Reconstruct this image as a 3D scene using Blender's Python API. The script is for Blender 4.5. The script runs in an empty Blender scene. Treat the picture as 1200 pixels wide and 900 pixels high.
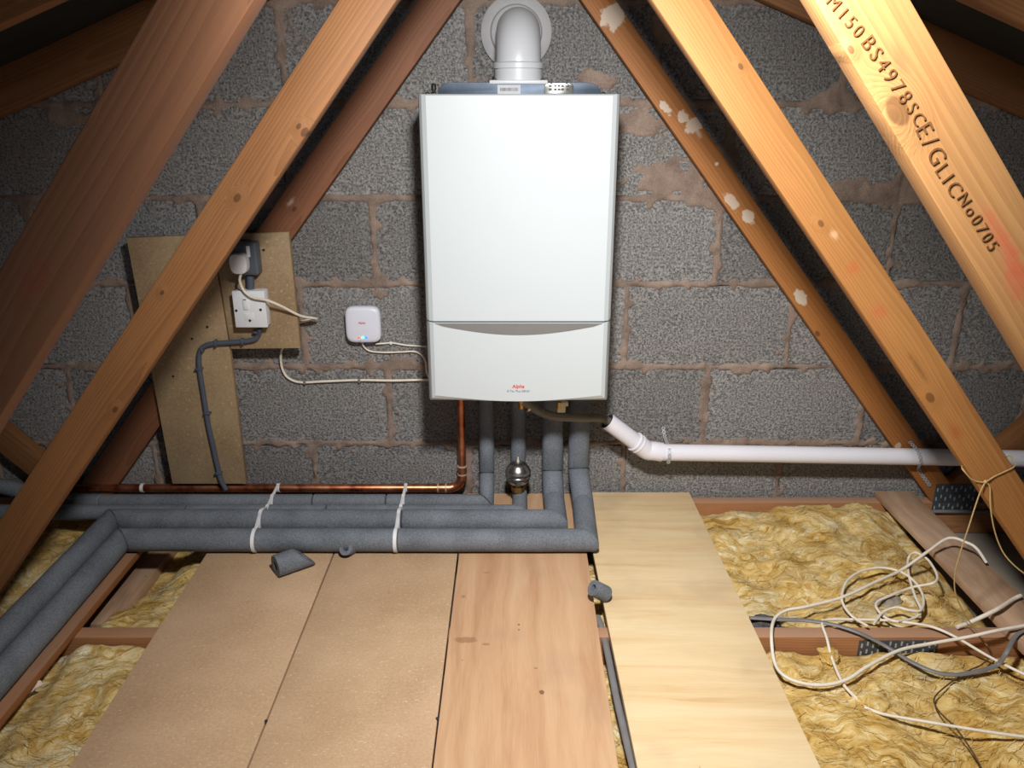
import bpy, bmesh, math, random
import numpy as np
from mathutils import Vector, Matrix, noise as mnoise

random.seed(7)
scene = bpy.context.scene
COL = scene.collection

# ------------------------------------------------------------------ camera
F_PX, PITCH, CAMD, CAMH = 940.0, math.radians(19.6), 2.07, 1.057
cam = bpy.data.cameras.new('camera')
cam.sensor_width = 36.0
cam.lens = 36.0 * F_PX / 1200.0
cam.clip_start = 0.02
camo = bpy.data.objects.new('camera', cam)
camo.location = (0, -CAMD, CAMH)
camo.rotation_euler = (math.pi / 2 - PITCH, 0, 0)
COL.objects.link(camo)
scene.camera = camo

# ------------------------------------------------------------------ light
world = bpy.data.worlds.new('world')
scene.world = world
world.use_nodes = True
bg = world.node_tree.nodes['Background']
bg.inputs[0].default_value = (0.75, 0.85, 1.0, 1)
bg.inputs[1].default_value = 0.5

def point_light(name, loc, energy, radius, color):
    l = bpy.data.lights.new(name, 'POINT')
    l.energy = energy
    l.shadow_soft_size = radius
    l.color = color
    o = bpy.data.objects.new(name, l)
    o.location = loc
    COL.objects.link(o)
    return o
def flood_light(name, loc, target, energy, size, color):
    l = bpy.data.lights.new(name, 'AREA')
    l.shape = 'DISK'
    l.size = size
    l.spread = math.radians(142)
    l.energy = energy
    l.color = color
    o = bpy.data.objects.new(name, l)
    o.location = loc
    o.rotation_euler = (Vector(target) - Vector(loc)).to_track_quat('-Z', 'Y').to_euler()
    COL.objects.link(o)
    return o
flood_light('loft_flood_lamp', (0.035, -1.385, 1.385), (0.50, -0.25, 0.0), 21.5, 0.12, (1.0, 0.985, 0.96))

scene.view_settings.view_transform = 'Standard'
scene.view_settings.look = 'None'
scene.view_settings.exposure = 0.0
scene.view_settings.gamma = 1.0
scene.view_settings.use_curve_mapping = False

# ------------------------------------------------------------------ pixel -> place
CF = Vector((0, math.cos(PITCH), -math.sin(PITCH)))
CU = Vector((0, math.sin(PITCH), math.cos(PITCH)))
CR = Vector((1, 0, 0))
CO = Vector((0, -CAMD, CAMH))

def ray(x, y):
    return CF + CR * ((x - 600.0) / F_PX) + CU * ((450.0 - y) / F_PX)

def PY(x, y, Y):
    d = ray(x, y)
    return CO + d * ((Y - CO.y) / d.y)

def PZ(x, y, Z):
    d = ray(x, y)
    return CO + d * ((Z - CO.z) / d.z)

# ------------------------------------------------------------------ node helper
def srgb(r, g, b):
    def c(v):
        v /= 255.0
        return v / 12.92 if v <= 0.04045 else ((v + 0.055) / 1.055) ** 2.4
    return (c(r), c(g), c(b), 1.0)

class NT:
    def __init__(self, name):
        self.m = bpy.data.materials.new(name)
        self.m.use_nodes = True
        self.t = self.m.node_tree
        self.b = self.t.nodes['Principled BSDF']
    def n(self, kind, **kw):
        nd = self.t.nodes.new(kind)
        for k, v in kw.items():
            setattr(nd, k, v)
        return nd
    def put(self, sock, v):
        if isinstance(v, bpy.types.NodeSocket):
            self.t.links.new(v, sock)
        elif v is not None:
            sock.default_value = v
    def obj(self):
        return self.n('ShaderNodeTexCoord').outputs['Object']
    def rnd(self):
        return self.n('ShaderNodeObjectInfo').outputs['Random']
    def vm(self, op, a, b=None, s=None):
        nd = self.n('ShaderNodeVectorMath', operation=op)
        self.put(nd.inputs[0], a)
        if b is not None: self.put(nd.inputs[1], b)
        if s is not None: self.put(nd.inputs['Scale'], s)
        return nd.outputs['Value'] if op in ('LENGTH', 'DISTANCE', 'DOT_PRODUCT') else nd.outputs[0]
    def ma(self, op, a, b=None, c=None, clamp=False):
        nd = self.n('ShaderNodeMath', operation=op, use_clamp=clamp)
        self.put(nd.inputs[0], a)
        if b is not None: self.put(nd.inputs[1], b)
        if c is not None: self.put(nd.inputs[2], c)
        return nd.outputs[0]
    def noise(self, v, scale, detail=3, rough=0.55, dist=0.0, col=False):
        nd = self.n('ShaderNodeTexNoise')
        self.put(nd.inputs['Vector'], v)
        self.put(nd.inputs['Scale'], scale)
        nd.inputs['Detail'].default_value = detail
        nd.inputs['Roughness'].default_value = rough
        nd.inputs['Distortion'].default_value = dist
        return nd.outputs['Color'] if col else nd.outputs['Fac']
    def voro(self, v, scale, feature='F1'):
        nd = self.n('ShaderNodeTexVoronoi', feature=feature)
        self.put(nd.inputs['Vector'], v)
        nd.inputs['Scale'].default_value = scale
        return nd.outputs['Distance']
    def ramp(self, f, stops, interp='LINEAR'):
        nd = self.n('ShaderNodeValToRGB')
        nd.color_ramp.interpolation = interp
        e = nd.color_ramp.elements
        while len(e) < len(stops): e.new(0.5)
        for i, (p, c) in enumerate(stops):
            e[i].position = p
            e[i].color = c if not isinstance(c, (int, float)) else (c, c, c, 1)
        self.put(nd.inputs[0], f)
        return nd.outputs[0]
    def step(self, f, a, b):
        nd = self.n('ShaderNodeMapRange', interpolation_type='SMOOTHSTEP')
        self.put(nd.inputs[0], f)
        nd.inputs[1].default_value = a
        nd.inputs[2].default_value = b
        return nd.outputs[0]
    def mix(self, f, a, b, blend='MIX'):
        nd = self.n('ShaderNodeMix', data_type='RGBA', blend_type=blend)
        self.put(nd.inputs[0], f)
        self.put(nd.inputs[6], a)
        self.put(nd.inputs[7], b)
        return nd.outputs[2]
    def xyz(self, v):
        nd = self.n('ShaderNodeSeparateXYZ')
        self.put(nd.inputs[0], v)
        return nd.outputs
    def comb(self, x, y, z):
        nd = self.n('ShaderNodeCombineXYZ')
        for i, v in enumerate((x, y, z)): self.put(nd.inputs[i], v)
        return nd.outputs[0]
    def bump(self, h, strength=0.4, dist=0.002):
        nd = self.n('ShaderNodeBump')
        nd.inputs['Strength'].default_value = strength
        nd.inputs['Distance'].default_value = dist
        self.put(nd.inputs['Height'], h)
        self.t.links.new(nd.outputs[0], self.b.inputs['Normal'])
    def out(self, col, rough=0.6, metal=0.0, spec=0.5):
        self.put(self.b.inputs['Base Color'], col)
        self.put(self.b.inputs['Roughness'], rough)
        self.put(self.b.inputs['Metallic'], metal)
        self.b.inputs['Specular IOR Level'].default_value = spec
        return self.m

def plain(name, rgb, rough=0.5, metal=0.0, spec=0.5, var=0.06, vscale=30.0, bump=0.0, bscale=200.0):
    t = NT(name)
    p = t.obj()
    f = t.noise(p, vscale, 3)
    c = srgb(*rgb)
    lo = tuple(v * (1 - var) for v in c[:3]) + (1,)
    hi = tuple(min(1, v * (1 + var)) for v in c[:3]) + (1,)
    if bump:
        t.bump(t.noise(p, bscale, 2), bump, 0.001)
    return t.out(t.ramp(f, [(0.3, lo), (0.7, hi)]), rough, metal, spec)

def wood(name, light, dark, knots=(), spots=(), rings=34.0, rough=0.62, contrast=1.0, dust=0.0):
    """grain runs along local X. knots: (x, z, r); spots: (x, z, rx, rz, rgb, strength)"""
    t = NT(name)
    p = t.obj()
    r = t.rnd()
    off = t.vm('SCALE', (3.1, 1.7, 2.3), s=r)
    wob = t.noise(t.vm('MULTIPLY', t.vm('ADD', p, off), (1.6, 5.0, 5.0)), 1.0, 2, col=True)
    q = t.vm('ADD', p, t.vm('SCALE', t.vm('SUBTRACT', wob, (0.5, 0.5, 0.5)), s=0.022))
    kmask = None
    for (kx, kz, kr) in knots:
        d = t.vm('LENGTH', t.vm('MULTIPLY', t.vm('SUBTRACT', p, (kx, 0, kz)), (0.62, 0.0, 1.0)))
        near = t.step(d, kr * 3.2, 0.0)
        q = t.vm('ADD', q, t.vm('SCALE', (0.0, 0.02, 0.03), s=near))
        k = t.step(d, kr * 1.05, kr * 0.75)
        kmask = k if kmask is None else t.ma('MAXIMUM', kmask, k)
    g = t.vm('MULTIPLY', q, (0.05, 1.0, 1.0))
    w = t.n('ShaderNodeTexWave', wave_type='RINGS', rings_direction='X', wave_profile='SAW')
    t.put(w.inputs['Vector'], t.vm('ADD', g, (0.0, 0.055, 0.035)))
    w.inputs['Scale'].default_value = rings * 2.0
    w.inputs['Distortion'].default_value = 0.7
    w.inputs['Detail'].default_value = 2.0
    w.inputs['Detail Scale'].default_value = 1.5
    fine = t.noise(t.vm('MULTIPLY', t.vm('ADD', q, off), (6.0, 260.0, 260.0)), 1.0, 3)
    broad = t.noise(t.vm('MULTIPLY', t.vm('ADD', p, off), (2.5, 14.0, 14.0)), 1.0, 3)
    f = t.ma('ADD', t.ma('MULTIPLY', w.outputs['Fac'], 0.30 * contrast), t.ma('MULTIPLY', fine, 0.35))
    f = t.ma('ADD', f, t.ma('MULTIPLY', t.ma('SUBTRACT', broad, 0.35), 0.7))
    col = t.ramp(f, [(0.12, srgb(*light)), (0.85, srgb(*dark))])
    if kmask is not None:
        col = t.mix(t.ma('MULTIPLY', kmask, 0.72), col, tuple(v * 0.45 for v in srgb(*dark)[:3]) + (1,))
    jag = t.noise(p, 55.0, 4, 0.65)
    for (sx, sz, rx, rz, rgb, st) in spots:
        d = t.vm('LENGTH', t.vm('MULTIPLY', t.vm('SUBTRACT', p, (sx, 0, sz)), (1.0 / rx, 0.0, 1.0 / rz)))
        d = t.ma('ADD', d, t.ma('MULTIPLY', t.ma('SUBTRACT', jag, 0.5), 1.6))
        col = t.mix(t.ma('MULTIPLY', t.step(d, 1.0, 0.75 if st > 0.6 else 0.1), st), col, srgb(*rgb))
    if dust:
        nz = t.xyz(t.n('ShaderNodeTexCoord').outputs['Normal'])[2]
        dm = t.ma('MULTIPLY', t.step(nz, 0.5, 0.9), t.ma('MULTIPLY', t.step(broad, 0.1, 0.6), dust))
        col = t.mix(dm, col, srgb(176, 144, 122))
    t.bump(t.ma('ADD', fine, t.ma('MULTIPLY', w.outputs['Fac'], 0.6)), 0.35, 0.0012)
    return t.out(col, rough, 0.0, 0.35)

# ------------------------------------------------------------------ mesh helper
class MB:
    def __init__(self):
        self.v, self.f = [], []
    def add(self, verts, faces):
        o = len(self.v)
        self.v += [tuple(v) for v in verts]
        self.f += [tuple(i + o for i in f) for f in faces]
        return self
    def box(self, a, b, bev=0.0, seg=2, M=None):
        bm = bmesh.new()
        bmesh.ops.create_cube(bm, size=1)
        c = [(a[i] + b[i]) / 2 for i in range(3)]
        s = [abs(b[i] - a[i]) for i in range(3)]
        for v in bm.verts:
            v.co = Vector((v.co.x * s[0] + c[0], v.co.y * s[1] + c[1], v.co.z * s[2] + c[2]))
        if bev:
            bmesh.ops.bevel(bm, geom=list(bm.edges), offset=bev, segments=seg, affect='EDGES', profile=0.5)
        if M is not None:
            bmesh.ops.transform(bm, matrix=M, verts=bm.verts)
        self.bm(bm)
        return self
    def bm(self, bm):
        bm.verts.index_update()
        self.add([v.co.copy() for v in bm.verts], [[v.index for v in f.verts] for f in bm.faces])
        bm.free()
    def prism(self, pts, d, bev=0.0):
        """pts: closed polygon of Vectors, extruded by vector d"""
        bm = bmesh.new()
        d = Vector(d)
        a = [bm.verts.new(p) for p in pts]
        b = [bm.verts.new(Vector(p) + d) for p in pts]
        bm.faces.new(a)
        bm.faces.new(b[::-1])
        n = len(pts)
        for i in range(n):
            bm.faces.new((a[i], b[i], b[(i + 1) % n], a[(i + 1) % n]))
        bmesh.ops.recalc_face_normals(bm, faces=bm.faces)
        if bev:
            bmesh.ops.bevel(bm, geom=list(bm.edges), offset=bev, segments=2, affect='EDGES', profile=0.5)
        self.bm(bm)
        return self
    def loft(self, rings, cap0=True, cap1=True, closed=True):
        o = len(self.v)
        n = len(rings[0])
        for r in rings: self.v += [tuple(p) for p in r]
        for i in range(len(rings) - 1):
            for j in range(n if closed else n - 1):
                k = (j + 1) % n
                self.f.append((o + i * n + j, o + i * n + k, o + (i + 1) * n + k, o + (i + 1) * n + j))
        if cap0: self.f.append(tuple(o + j for j in range(n))[::-1])
        if cap1: self.f.append(tuple(o + (len(rings) - 1) * n + j for j in range(n)))
        return self
    def tube(self, path, r, n=14, caps=True, mitre=False, flat=1.0):
        """flat < 1 squashes the section"""
        P = [Vector(p) for p in path]
        rad = r if isinstance(r, (list, tuple)) else [r] * len(P)
        d0 = (P[1] - P[0]).normalized()
        up = Vector((0, 0, 1)) if abs(d0.z) < 0.9 else Vector((0, 1, 0))
        u = up.cross(d0).normalized()
        rings = []
        prev = d0
        for i, p in enumerate(P):
            di = (P[i] - P[i - 1]).normalized() if i else d0
            do = (P[i + 1] - P[i]).normalized() if i < len(P) - 1 else di
            t = (di + do)
            t = t.normalized() if t.length > 1e-6 else di
            ax = prev.cross(di)
            if ax.length > 1e-7:
                u = Matrix.Rotation(prev.angle(di), 3, ax.normalized()) @ u
            prev = di
            w = di.cross(u).normalized()
            ring = []
            for k in range(n):
                a = 2 * math.pi * k / n
                off = u * (math.cos(a) * rad[i]) + w * (math.sin(a) * rad[i] * flat)
                if 0 < i < len(P) - 1:
                    den = di.dot(t)
                    off = off - di * (off.dot(t) / den)
                ring.append(p + off)
            rings.append(ring)
        self.loft(rings, caps, caps)
        return self
    def lathe(self, prof, M=None, n=32):
        """prof: (r, z) pairs about local Z"""
        rings = []
        for (r, z) in prof:
            ring = [Vector((r * math.cos(2 * math.pi * k / n), r * math.sin(2 * math.pi * k / n), z)) for k in range(n)]
            rings.append([M @ p for p in ring] if M is not None else ring)
        self.loft(rings, True, True)
        return self
    def mesh(self, name, smooth=35.0):
        me = bpy.data.meshes.new(name)
        me.from_pydata(self.v, [], self.f)
        bm = bmesh.new()
        bm.from_mesh(me)
        bmesh.ops.recalc_face_normals(bm, faces=bm.faces)
        bm.to_mesh(me)
        bm.free()
        if smooth:
            me.shade_smooth()
            me.set_sharp_from_angle(angle=math.radians(smooth))
        return me
    def build(self, name, mat, parent=None, smooth=35.0, origin=None):
        me = self.mesh(name, smooth)
        o = bpy.data.objects.new(name, me)
        COL.objects.link(o)
        if origin is not None:
            me.transform(Matrix.Translation(-Vector(origin)))
            o.location = origin
        me.materials.append(mat)
        if parent is not None:
            o.parent = parent
            o.matrix_parent_inverse = parent.matrix_world.inverted() if parent.type != 'EMPTY' else Matrix.Translation(-parent.location)
        return o

def tag(o, label=None, cat=None, group=None, kind=None):
    if label: o['label'] = label
    if cat: o['category'] = cat
    if group: o['group'] = group
    if kind: o['kind'] = kind
    return o

def thing(name, loc, label, cat, group=None):
    o = bpy.data.objects.new(name, None)
    o.empty_display_size = 0.05
    o.location = loc
    COL.objects.link(o)
    return tag(o, label, cat, group)

def spline(pts, per=8):
    P = [Vector(p) for p in pts]
    out = []
    for i in range(len(P) - 1):
        p0 = P[i - 1] if i else P[i] * 2 - P[i + 1]
        p1, p2 = P[i], P[i + 1]
        p3 = P[i + 2] if i + 2 < len(P) else P[i + 1] * 2 - P[i]
        for k in range(per):
            t = k / per
            out.append(0.5 * ((2 * p1) + (p2 - p0) * t + (2 * p0 - 5 * p1 + 4 * p2 - p3) * t * t + (3 * p1 - p0 - 3 * p2 + p3) * t ** 3))
    out.append(P[-1])
    return out

def text_mesh(txt, width, align='CENTER', shear=0.0, bold=0.0, depth=0.0002, space=1.0):
    cu = bpy.data.curves.new('lettering_curve', 'FONT')
    cu.body = txt
    cu.align_x = align
    cu.align_y = 'CENTER'
    cu.shear = shear
    cu.offset = bold
    cu.extrude = 0.01
    cu.resolution_u = 3
    cu.space_character = space
    o = bpy.data.objects.new('lettering_tmp', cu)
    COL.objects.link(o)
    dg = bpy.context.evaluated_depsgraph_get()
    me = bpy.data.meshes.new_from_object(o.evaluated_get(dg))
    bpy.data.objects.remove(o)
    bpy.data.curves.remove(cu)
    xs = [v.co.x for v in me.vertices]
    w = max(xs) - min(xs)
    s = width / w
    for v in me.vertices:
        v.co = Vector((v.co.x * s, v.co.y * s, v.co.z * depth / 0.01))
    return me

def lettering(name, me, mat, M, parent):
    o = bpy.data.objects.new(name, me)
    COL.objects.link(o)
    me.transform(M)
    me.materials.clear()
    me.materials.append(mat)
    o.parent = parent
    return o

# ------------------------------------------------------------------ materials
def mat_block():
    t = NT('concrete_block')
    p = t.obj()
    r = t.rnd()
    pits = t.noise(p, 190.0, 3, 0.6)
    grit = t.noise(p, 520.0, 2, 0.6)
    big = t.noise(p, 7.0, 3)
    f = t.ma('ADD', t.ma('MULTIPLY', pits, 0.65), t.ma('MULTIPLY', grit, 0.35))
    col = t.ramp(f, [(0.36, srgb(56, 55, 56)), (0.45, srgb(116, 114, 113)), (0.58, srgb(142, 140, 138)), (0.74, srgb(172, 169, 165))])
    v = t.ma('ADD', 0.72, t.ma('ADD', t.ma('MULTIPLY', r, 0.35), t.ma('MULTIPLY', big, 0.25)))
    col = t.mix(1.0, col, t.comb(v, v, v), 'MULTIPLY')
    stain = t.step(t.noise(t.vm('ADD', p, t.vm('SCALE', (9.0, 5.0, 7.0), s=r)), 9.0, 5, 0.65), 0.60, 0.74)
    col = t.mix(t.ma('MULTIPLY', stain, 0.5), col, srgb(132, 114, 102))
    t.bump(t.ma('ADD', t.step(pits, 0.35, 0.55), t.ma('MULTIPLY', grit, 0.4)), 0.6, 0.003)
    return t.out(col, 0.95, 0, 0.2)

def mat_mortar():
    t = NT('mortar')
    p = t.obj()
    a = t.noise(p, 14.0, 4)
    b = t.noise(p, 260.0, 2)
    col = t.ramp(t.ma('ADD', t.ma('MULTIPLY', a, 0.7), t.ma('MULTIPLY', b, 0.3)),
                 [(0.3, srgb(102, 88, 80)), (0.5, srgb(138, 120, 108)), (0.7, srgb(164, 145, 131))])
    t.bump(t.ma('ADD', b, t.ma('MULTIPLY', t.noise(p, 60.0, 3), 1.0)), 0.6, 0.003)
    return t.out(col, 0.95, 0, 0.2)

def mat_chipboard(name, light, dark, chips):
    t = NT(name)
    p = t.obj()
    r = t.rnd()
    q = t.vm('ADD', p, t.vm('SCALE', (5.0, 3.0, 2.0), s=r))
    a = t.noise(q, 6.0, 4)
    b = t.noise(q, 190.0, 3, 0.7)
    c = t.noise(t.vm('MULTIPLY', q, (1.0, 2.2, 1.0)), 120.0, 1)
    col = t.ramp(t.ma('ADD', t.ma('MULTIPLY', a, 0.5), t.ma('MULTIPLY', b, 0.5)), [(0.32, srgb(*dark)), (0.68, srgb(*light))])
    col = t.mix(t.ma('MULTIPLY', t.step(c, 0.66, 0.74), 0.55), col, srgb(*chips))
    dirt = t.step(t.noise(q, 22.0, 3), 0.70, 0.78)
    col = t.mix(t.ma('MULTIPLY', dirt, 0.3), col, srgb(110, 84, 66))
    t.bump(b, 0.15, 0.001)
    return t.out(col, 0.62, 0, 0.35)

def mat_plywood(name, stops, axis, sx, sc, specks=True, stains=()):
    """figure runs along axis"""
    t = NT(name)
    p = t.obj()
    wob = t.noise(p, 3.0, 2, col=True)
    q = t.vm('ADD', p, t.vm('SCALE', t.vm('SUBTRACT', wob, (0.5, 0.5, 0.5)), s=0.05))
    sv = (sx, sc, 1.0) if axis == 'X' else (sc, sx, 1.0)
    a = t.noise(t.vm('MULTIPLY', q, sv), 1.0, 4, 0.55, 0.6)
    fv = (18.0, 420.0, 1.0) if axis == 'X' else (420.0, 18.0, 1.0)
    b = t.noise(t.vm('MULTIPLY', p, fv), 1.0, 2)
    f = t.ma('ADD', t.ma('MULTIPLY', a, 0.8), t.ma('MULTIPLY', b, 0.2))
    col = t.ramp(f, [(pp, srgb(*c)) for pp, c in stops])
    if specks:
        sp = t.step(t.noise(p, 34.0, 2), 0.74, 0.78)
        col = t.mix(t.ma('MULTIPLY', sp, 0.55), col, srgb(104, 76, 52))
    jag = t.noise(p, 60.0, 4, 0.65)
    for (c_, rx, ry, rgb, st) in stains:
        d = t.vm('LENGTH', t.vm('MULTIPLY', t.vm('SUBTRACT', p, tuple(c_)), (1.0 / rx, 1.0 / ry, 0.0)))
        d = t.ma('ADD', d, t.ma('MULTIPLY', t.ma('SUBTRACT', jag, 0.5), 1.2))
        col = t.mix(t.ma('MULTIPLY', t.step(d, 1.0, 0.7), st), col, srgb(*rgb))
    dust = t.noise(p, 5.0, 3)
    col = t.mix(t.ma('MULTIPLY', t.step(dust, 0.5, 0.75), 0.25), col, srgb(150, 128, 112))
    t.bump(b, 0.12, 0.001)
    return t.out(col, 0.55, 0, 0.4)

def mat_wool():
    t = NT('glass_wool')
    p = t.obj()
    w1 = t.noise(p, 5.0, 3, col=True)
    q = t.vm('ADD', p, t.vm('SCALE', t.vm('SUBTRACT', w1, (0.5, 0.5, 0.5)), s=0.30))
    fib = t.noise(t.vm('MULTIPLY', q, (9.0, 36.0, 20.0)), 1.0, 5, 0.62, 1.2)
    fine = t.noise(t.vm('MULTIPLY', q, (60.0, 320.0, 120.0)), 1.0, 3, 0.6, 0.6)
    patch = t.noise(p, 6.5, 4, 0.6)
    f = t.ma('ADD', t.ma('MULTIPLY', fib, 0.6), t.ma('ADD', t.ma('MULTIPLY', fine, 0.2), t.ma('MULTIPLY', patch, 0.3)))
    col = t.ramp(f, [(0.37, srgb(116, 84, 38)), (0.47, srgb(186, 146, 74)), (0.57, srgb(216, 186, 120)), (0.70, srgb(240, 230, 198))])
    grey = t.step(t.noise(t.vm('ADD', p, (4.0, 1.0, 0.0)), 8.0, 5, 0.6), 0.53, 0.72)
    col = t.mix(t.ma('MULTIPLY', grey, 0.6), col, srgb(196, 186, 156))
    soot = t.step(t.noise(t.vm('ADD', p, (1.0, 7.0, 0.0)), 9.0, 4), 0.66, 0.78)
    col = t.mix(t.ma('MULTIPLY', soot, 0.5), col, srgb(92, 84, 66))
    t.bump(t.ma('ADD', t.ma('MULTIPLY', fib, 1.0), t.ma('MULTIPLY', fine, 0.35)), 0.75, 0.009)
    return t.out(col, 0.95, 0, 0.1)

def mat_foam():
    t = NT('pipe_foam')
    p = t.obj()
    a = t.noise(p, 330.0, 2)
    b = t.noise(p, 12.0, 3)
    col = t.ramp(t.ma('ADD', t.ma('MULTIPLY', a, 0.6), t.ma('MULTIPLY', b, 0.4)), [(0.3, srgb(80, 84, 91)), (0.7, srgb(130, 136, 144))])
    dust = t.step(t.noise(p, 60.0, 3, 0.7), 0.70, 0.76)
    col = t.mix(t.ma('MULTIPLY', dust, 0.35), col, srgb(160, 160, 160))
    t.bump(a, 0.5, 0.0015)
    return t.out(col, 0.75, 0, 0.35)

def mat_copper():
    t = NT('copper')
    p = t.obj()
    a = t.noise(p, 25.0, 4)
    col = t.ramp(a, [(0.3, srgb(140, 78, 52)), (0.5, srgb(196, 122, 88)), (0.7, srgb(214, 150, 116))])
    return t.out(col, t.ma('ADD', 0.25, t.ma('MULTIPLY', a, 0.25)), 0.9)

M = {}
M['block'] = mat_block()
M['mortar'] = mat_mortar()
M['chip'] = mat_chipboard('hardboard', (214, 181, 147), (182, 148, 114), (236, 208, 176))
M['chip_wall'] = mat_chipboard('wall_chipboard', (172, 148, 114), (132, 108, 80), (196, 172, 138))
M['ply'] = mat_plywood('pale_plywood', [(0.28, (208, 172, 122)), (0.42, (226, 196, 150)), (0.62, (234, 210, 168)), (0.78, (214, 178, 126))], 'X', 2.0, 30.0)
M['redply'] = mat_plywood('pink_plywood', [(0.30, (188, 142, 106)), (0.5, (208, 166, 128)), (0.72, (220, 184, 147))], 'Y', 1.6, 22.0,
    stains=[(PZ(546, 750, 0), 0.028, 0.011, (150, 104, 72), 0.6), (PZ(570, 755, 0), 0.009, 0.004, (150, 104, 72), 0.6), (PZ(635, 811, 0), 0.006, 0.007, (110, 70, 46), 0.8),
            (PZ(608, 732, 0), 0.003, 0.003, (110, 70, 46), 0.8), (PZ(608, 738, 0), 0.003, 0.003, (110, 70, 46), 0.8), (PZ(628, 783, 0), 0.005, 0.003, (140, 96, 66), 0.6),
            (PZ(543, 699, 0), 0.005, 0.006, (140, 96, 66), 0.5), (PZ(570, 671, 0), 0.012, 0.002, (120, 92, 70), 0.6)])
M['wool'] = mat_wool()
M['foam'] = mat_foam()
M['slit'] = plain('foam_slit', (22, 23, 25), 0.9)
M['copper'] = mat_copper()
M['white'] = plain('boiler_white', (190, 197, 200), 0.38, 0, 0.5, 0.01, 4.0)
M['trim_grey'] = plain('boiler_trim_grey', (140, 138, 136), 0.35, 0.4, 0.5, 0.03)
M['seam'] = plain('dark_seam', (40, 42, 46), 0.6)
M['galv'] = plain('galvanised_steel', (74, 84, 97), 0.5, 0.75, 0.5, 0.2, 25.0)
M['plate'] = plain('nail_plate_steel', (84, 88, 94), 0.55, 0.4, 0.5, 0.25, 60.0)
M['strap'] = plain('strap_steel', (186, 190, 196), 0.45, 0.35, 0.5, 0.1, 60.0)
M['dark'] = plain('black_plastic', (22, 24, 26), 0.5)
M['pvc'] = plain('white_pvc', (228, 226, 234), 0.32, 0, 0.5, 0.02, 8.0)
M['flue'] = plain('flue_white', (190, 192, 196), 0.35, 0, 0.5, 0.02, 8.0)
M['flange'] = plain('flue_flange_grey', (164, 162, 164), 0.6, 0, 0.4, 0.06, 20.0)
M['hose'] = plain('condensate_hose', (116, 112, 100), 0.5, 0, 0.5, 0.08)
M['brass'] = plain('brass', (176, 140, 84), 0.3, 0.9, 0.5, 0.12)
M['chrome'] = plain('polished_steel', (172, 171, 167), 0.27, 0.95, 0.5, 0.05)
M['solder'] = plain('solder', (196, 170, 150), 0.4, 0.4)
M['cream'] = plain('cream_plastic', (206, 198, 172), 0.5)
M['cable'] = plain('white_cable', (226, 216, 200), 0.5, 0, 0.4, 0.08, 40.0)
M['greycable'] = plain('grey_cable', (120, 118, 118), 0.5, 0, 0.4, 0.08, 40.0)
M['conduit'] = plain('conduit_grey', (78, 84, 96), 0.5, 0, 0.4, 0.08)
M['greybox'] = plain('socket_box_grey', (84, 92, 102), 0.45, 0, 0.5, 0.05)
M['socket'] = plain('switch_white', (224, 226, 230), 0.35, 0, 0.5, 0.02)
M['hub'] = plain('hub_white', (218, 220, 232), 0.4, 0, 0.5, 0.02)
M['twine'] = plain('twine', (176, 150, 104), 0.9, 0, 0.2, 0.2, 300.0, 0.6, 900.0)
M['string'] = plain('brown_string', (84, 66, 50), 0.9, 0, 0.2, 0.2, 300.0)
M['tie'] = plain('zip_tie_white', (226, 226, 228), 0.45)
M['felt'] = plain('roofing_felt', (40, 40, 42), 0.85, 0, 0.3, 0.25, 6.0, 0.5, 60.0)
M['plaster'] = plain('plasterboard', (146, 138, 128), 0.9, 0, 0.2, 0.12, 9.0)
M['red'] = plain('red_print', (206, 52, 60), 0.5)
M['greyprint'] = plain('grey_print', (110, 112, 116), 0.5)
M['ink'] = plain('stamp_ink', (118, 78, 44), 0.8, 0, 0.2, 0.25, 300.0)
M['label'] = plain('label_silver', (164, 164, 170), 0.5)
M['paper'] = plain('white_scrap', (232, 214, 200), 0.7)

def emit(name, rgb, s):
    t = NT(name)
    t.b.inputs['Emission Color'].default_value = srgb(*rgb)
    t.b.inputs['Emission Strength'].default_value = s
    return t.out(srgb(*rgb), 0.4)
M['led_red'] = emit('led_red', (255, 96, 90), 1.2)
M['led_green'] = emit('led_green', (120, 255, 190), 1.6)
M['led_blue'] = emit('led_blue', (50, 130, 255), 1.4)

# ================================================================== SETTING
# ---- gable wall of concrete blocks
ZC = [1.044 + 0.2265 * k for k in (3, 2, 1, 0)] + [0.818, 0.598, 0.369, 0.142, -0.083, -0.31]
JX = {3: (323, 548, 862), 4: (20, 223, 432, 635, 851), 5: (345, 540, 738, 938), 6: (67, 259, 451, 642, 834, 1026),
      7: (362, 548, 734, 922, 1112), 8: (460, 640, 820)}
def joints(i):
    zt, zb = ZC[i], ZC[i + 1]
    if i in JX:
        ys = {3: 60, 4: 178, 5: 283, 6: 382, 7: 475, 8: 555}[i]
        xs = [PY(px, ys, 0).x for px in JX[i]]
        if i == 3: xs = [xs[0], xs[1], xs[1] + 0.30, xs[2]]
    else:
        xs = [-0.1 + 0.22 * (i % 2), 0.35 + 0.22 * (i % 2)]
    while xs[0] > -2.3: xs.insert(0, xs[0] - 0.45)
    while xs[-1] < 2.3: xs.append(xs[-1] + 0.45)
    return xs
JOINTS = [joints(i) for i in range(len(ZC) - 1)]

def roof_z(x):
    return 1.49 - 0.386 * abs(x)

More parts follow.
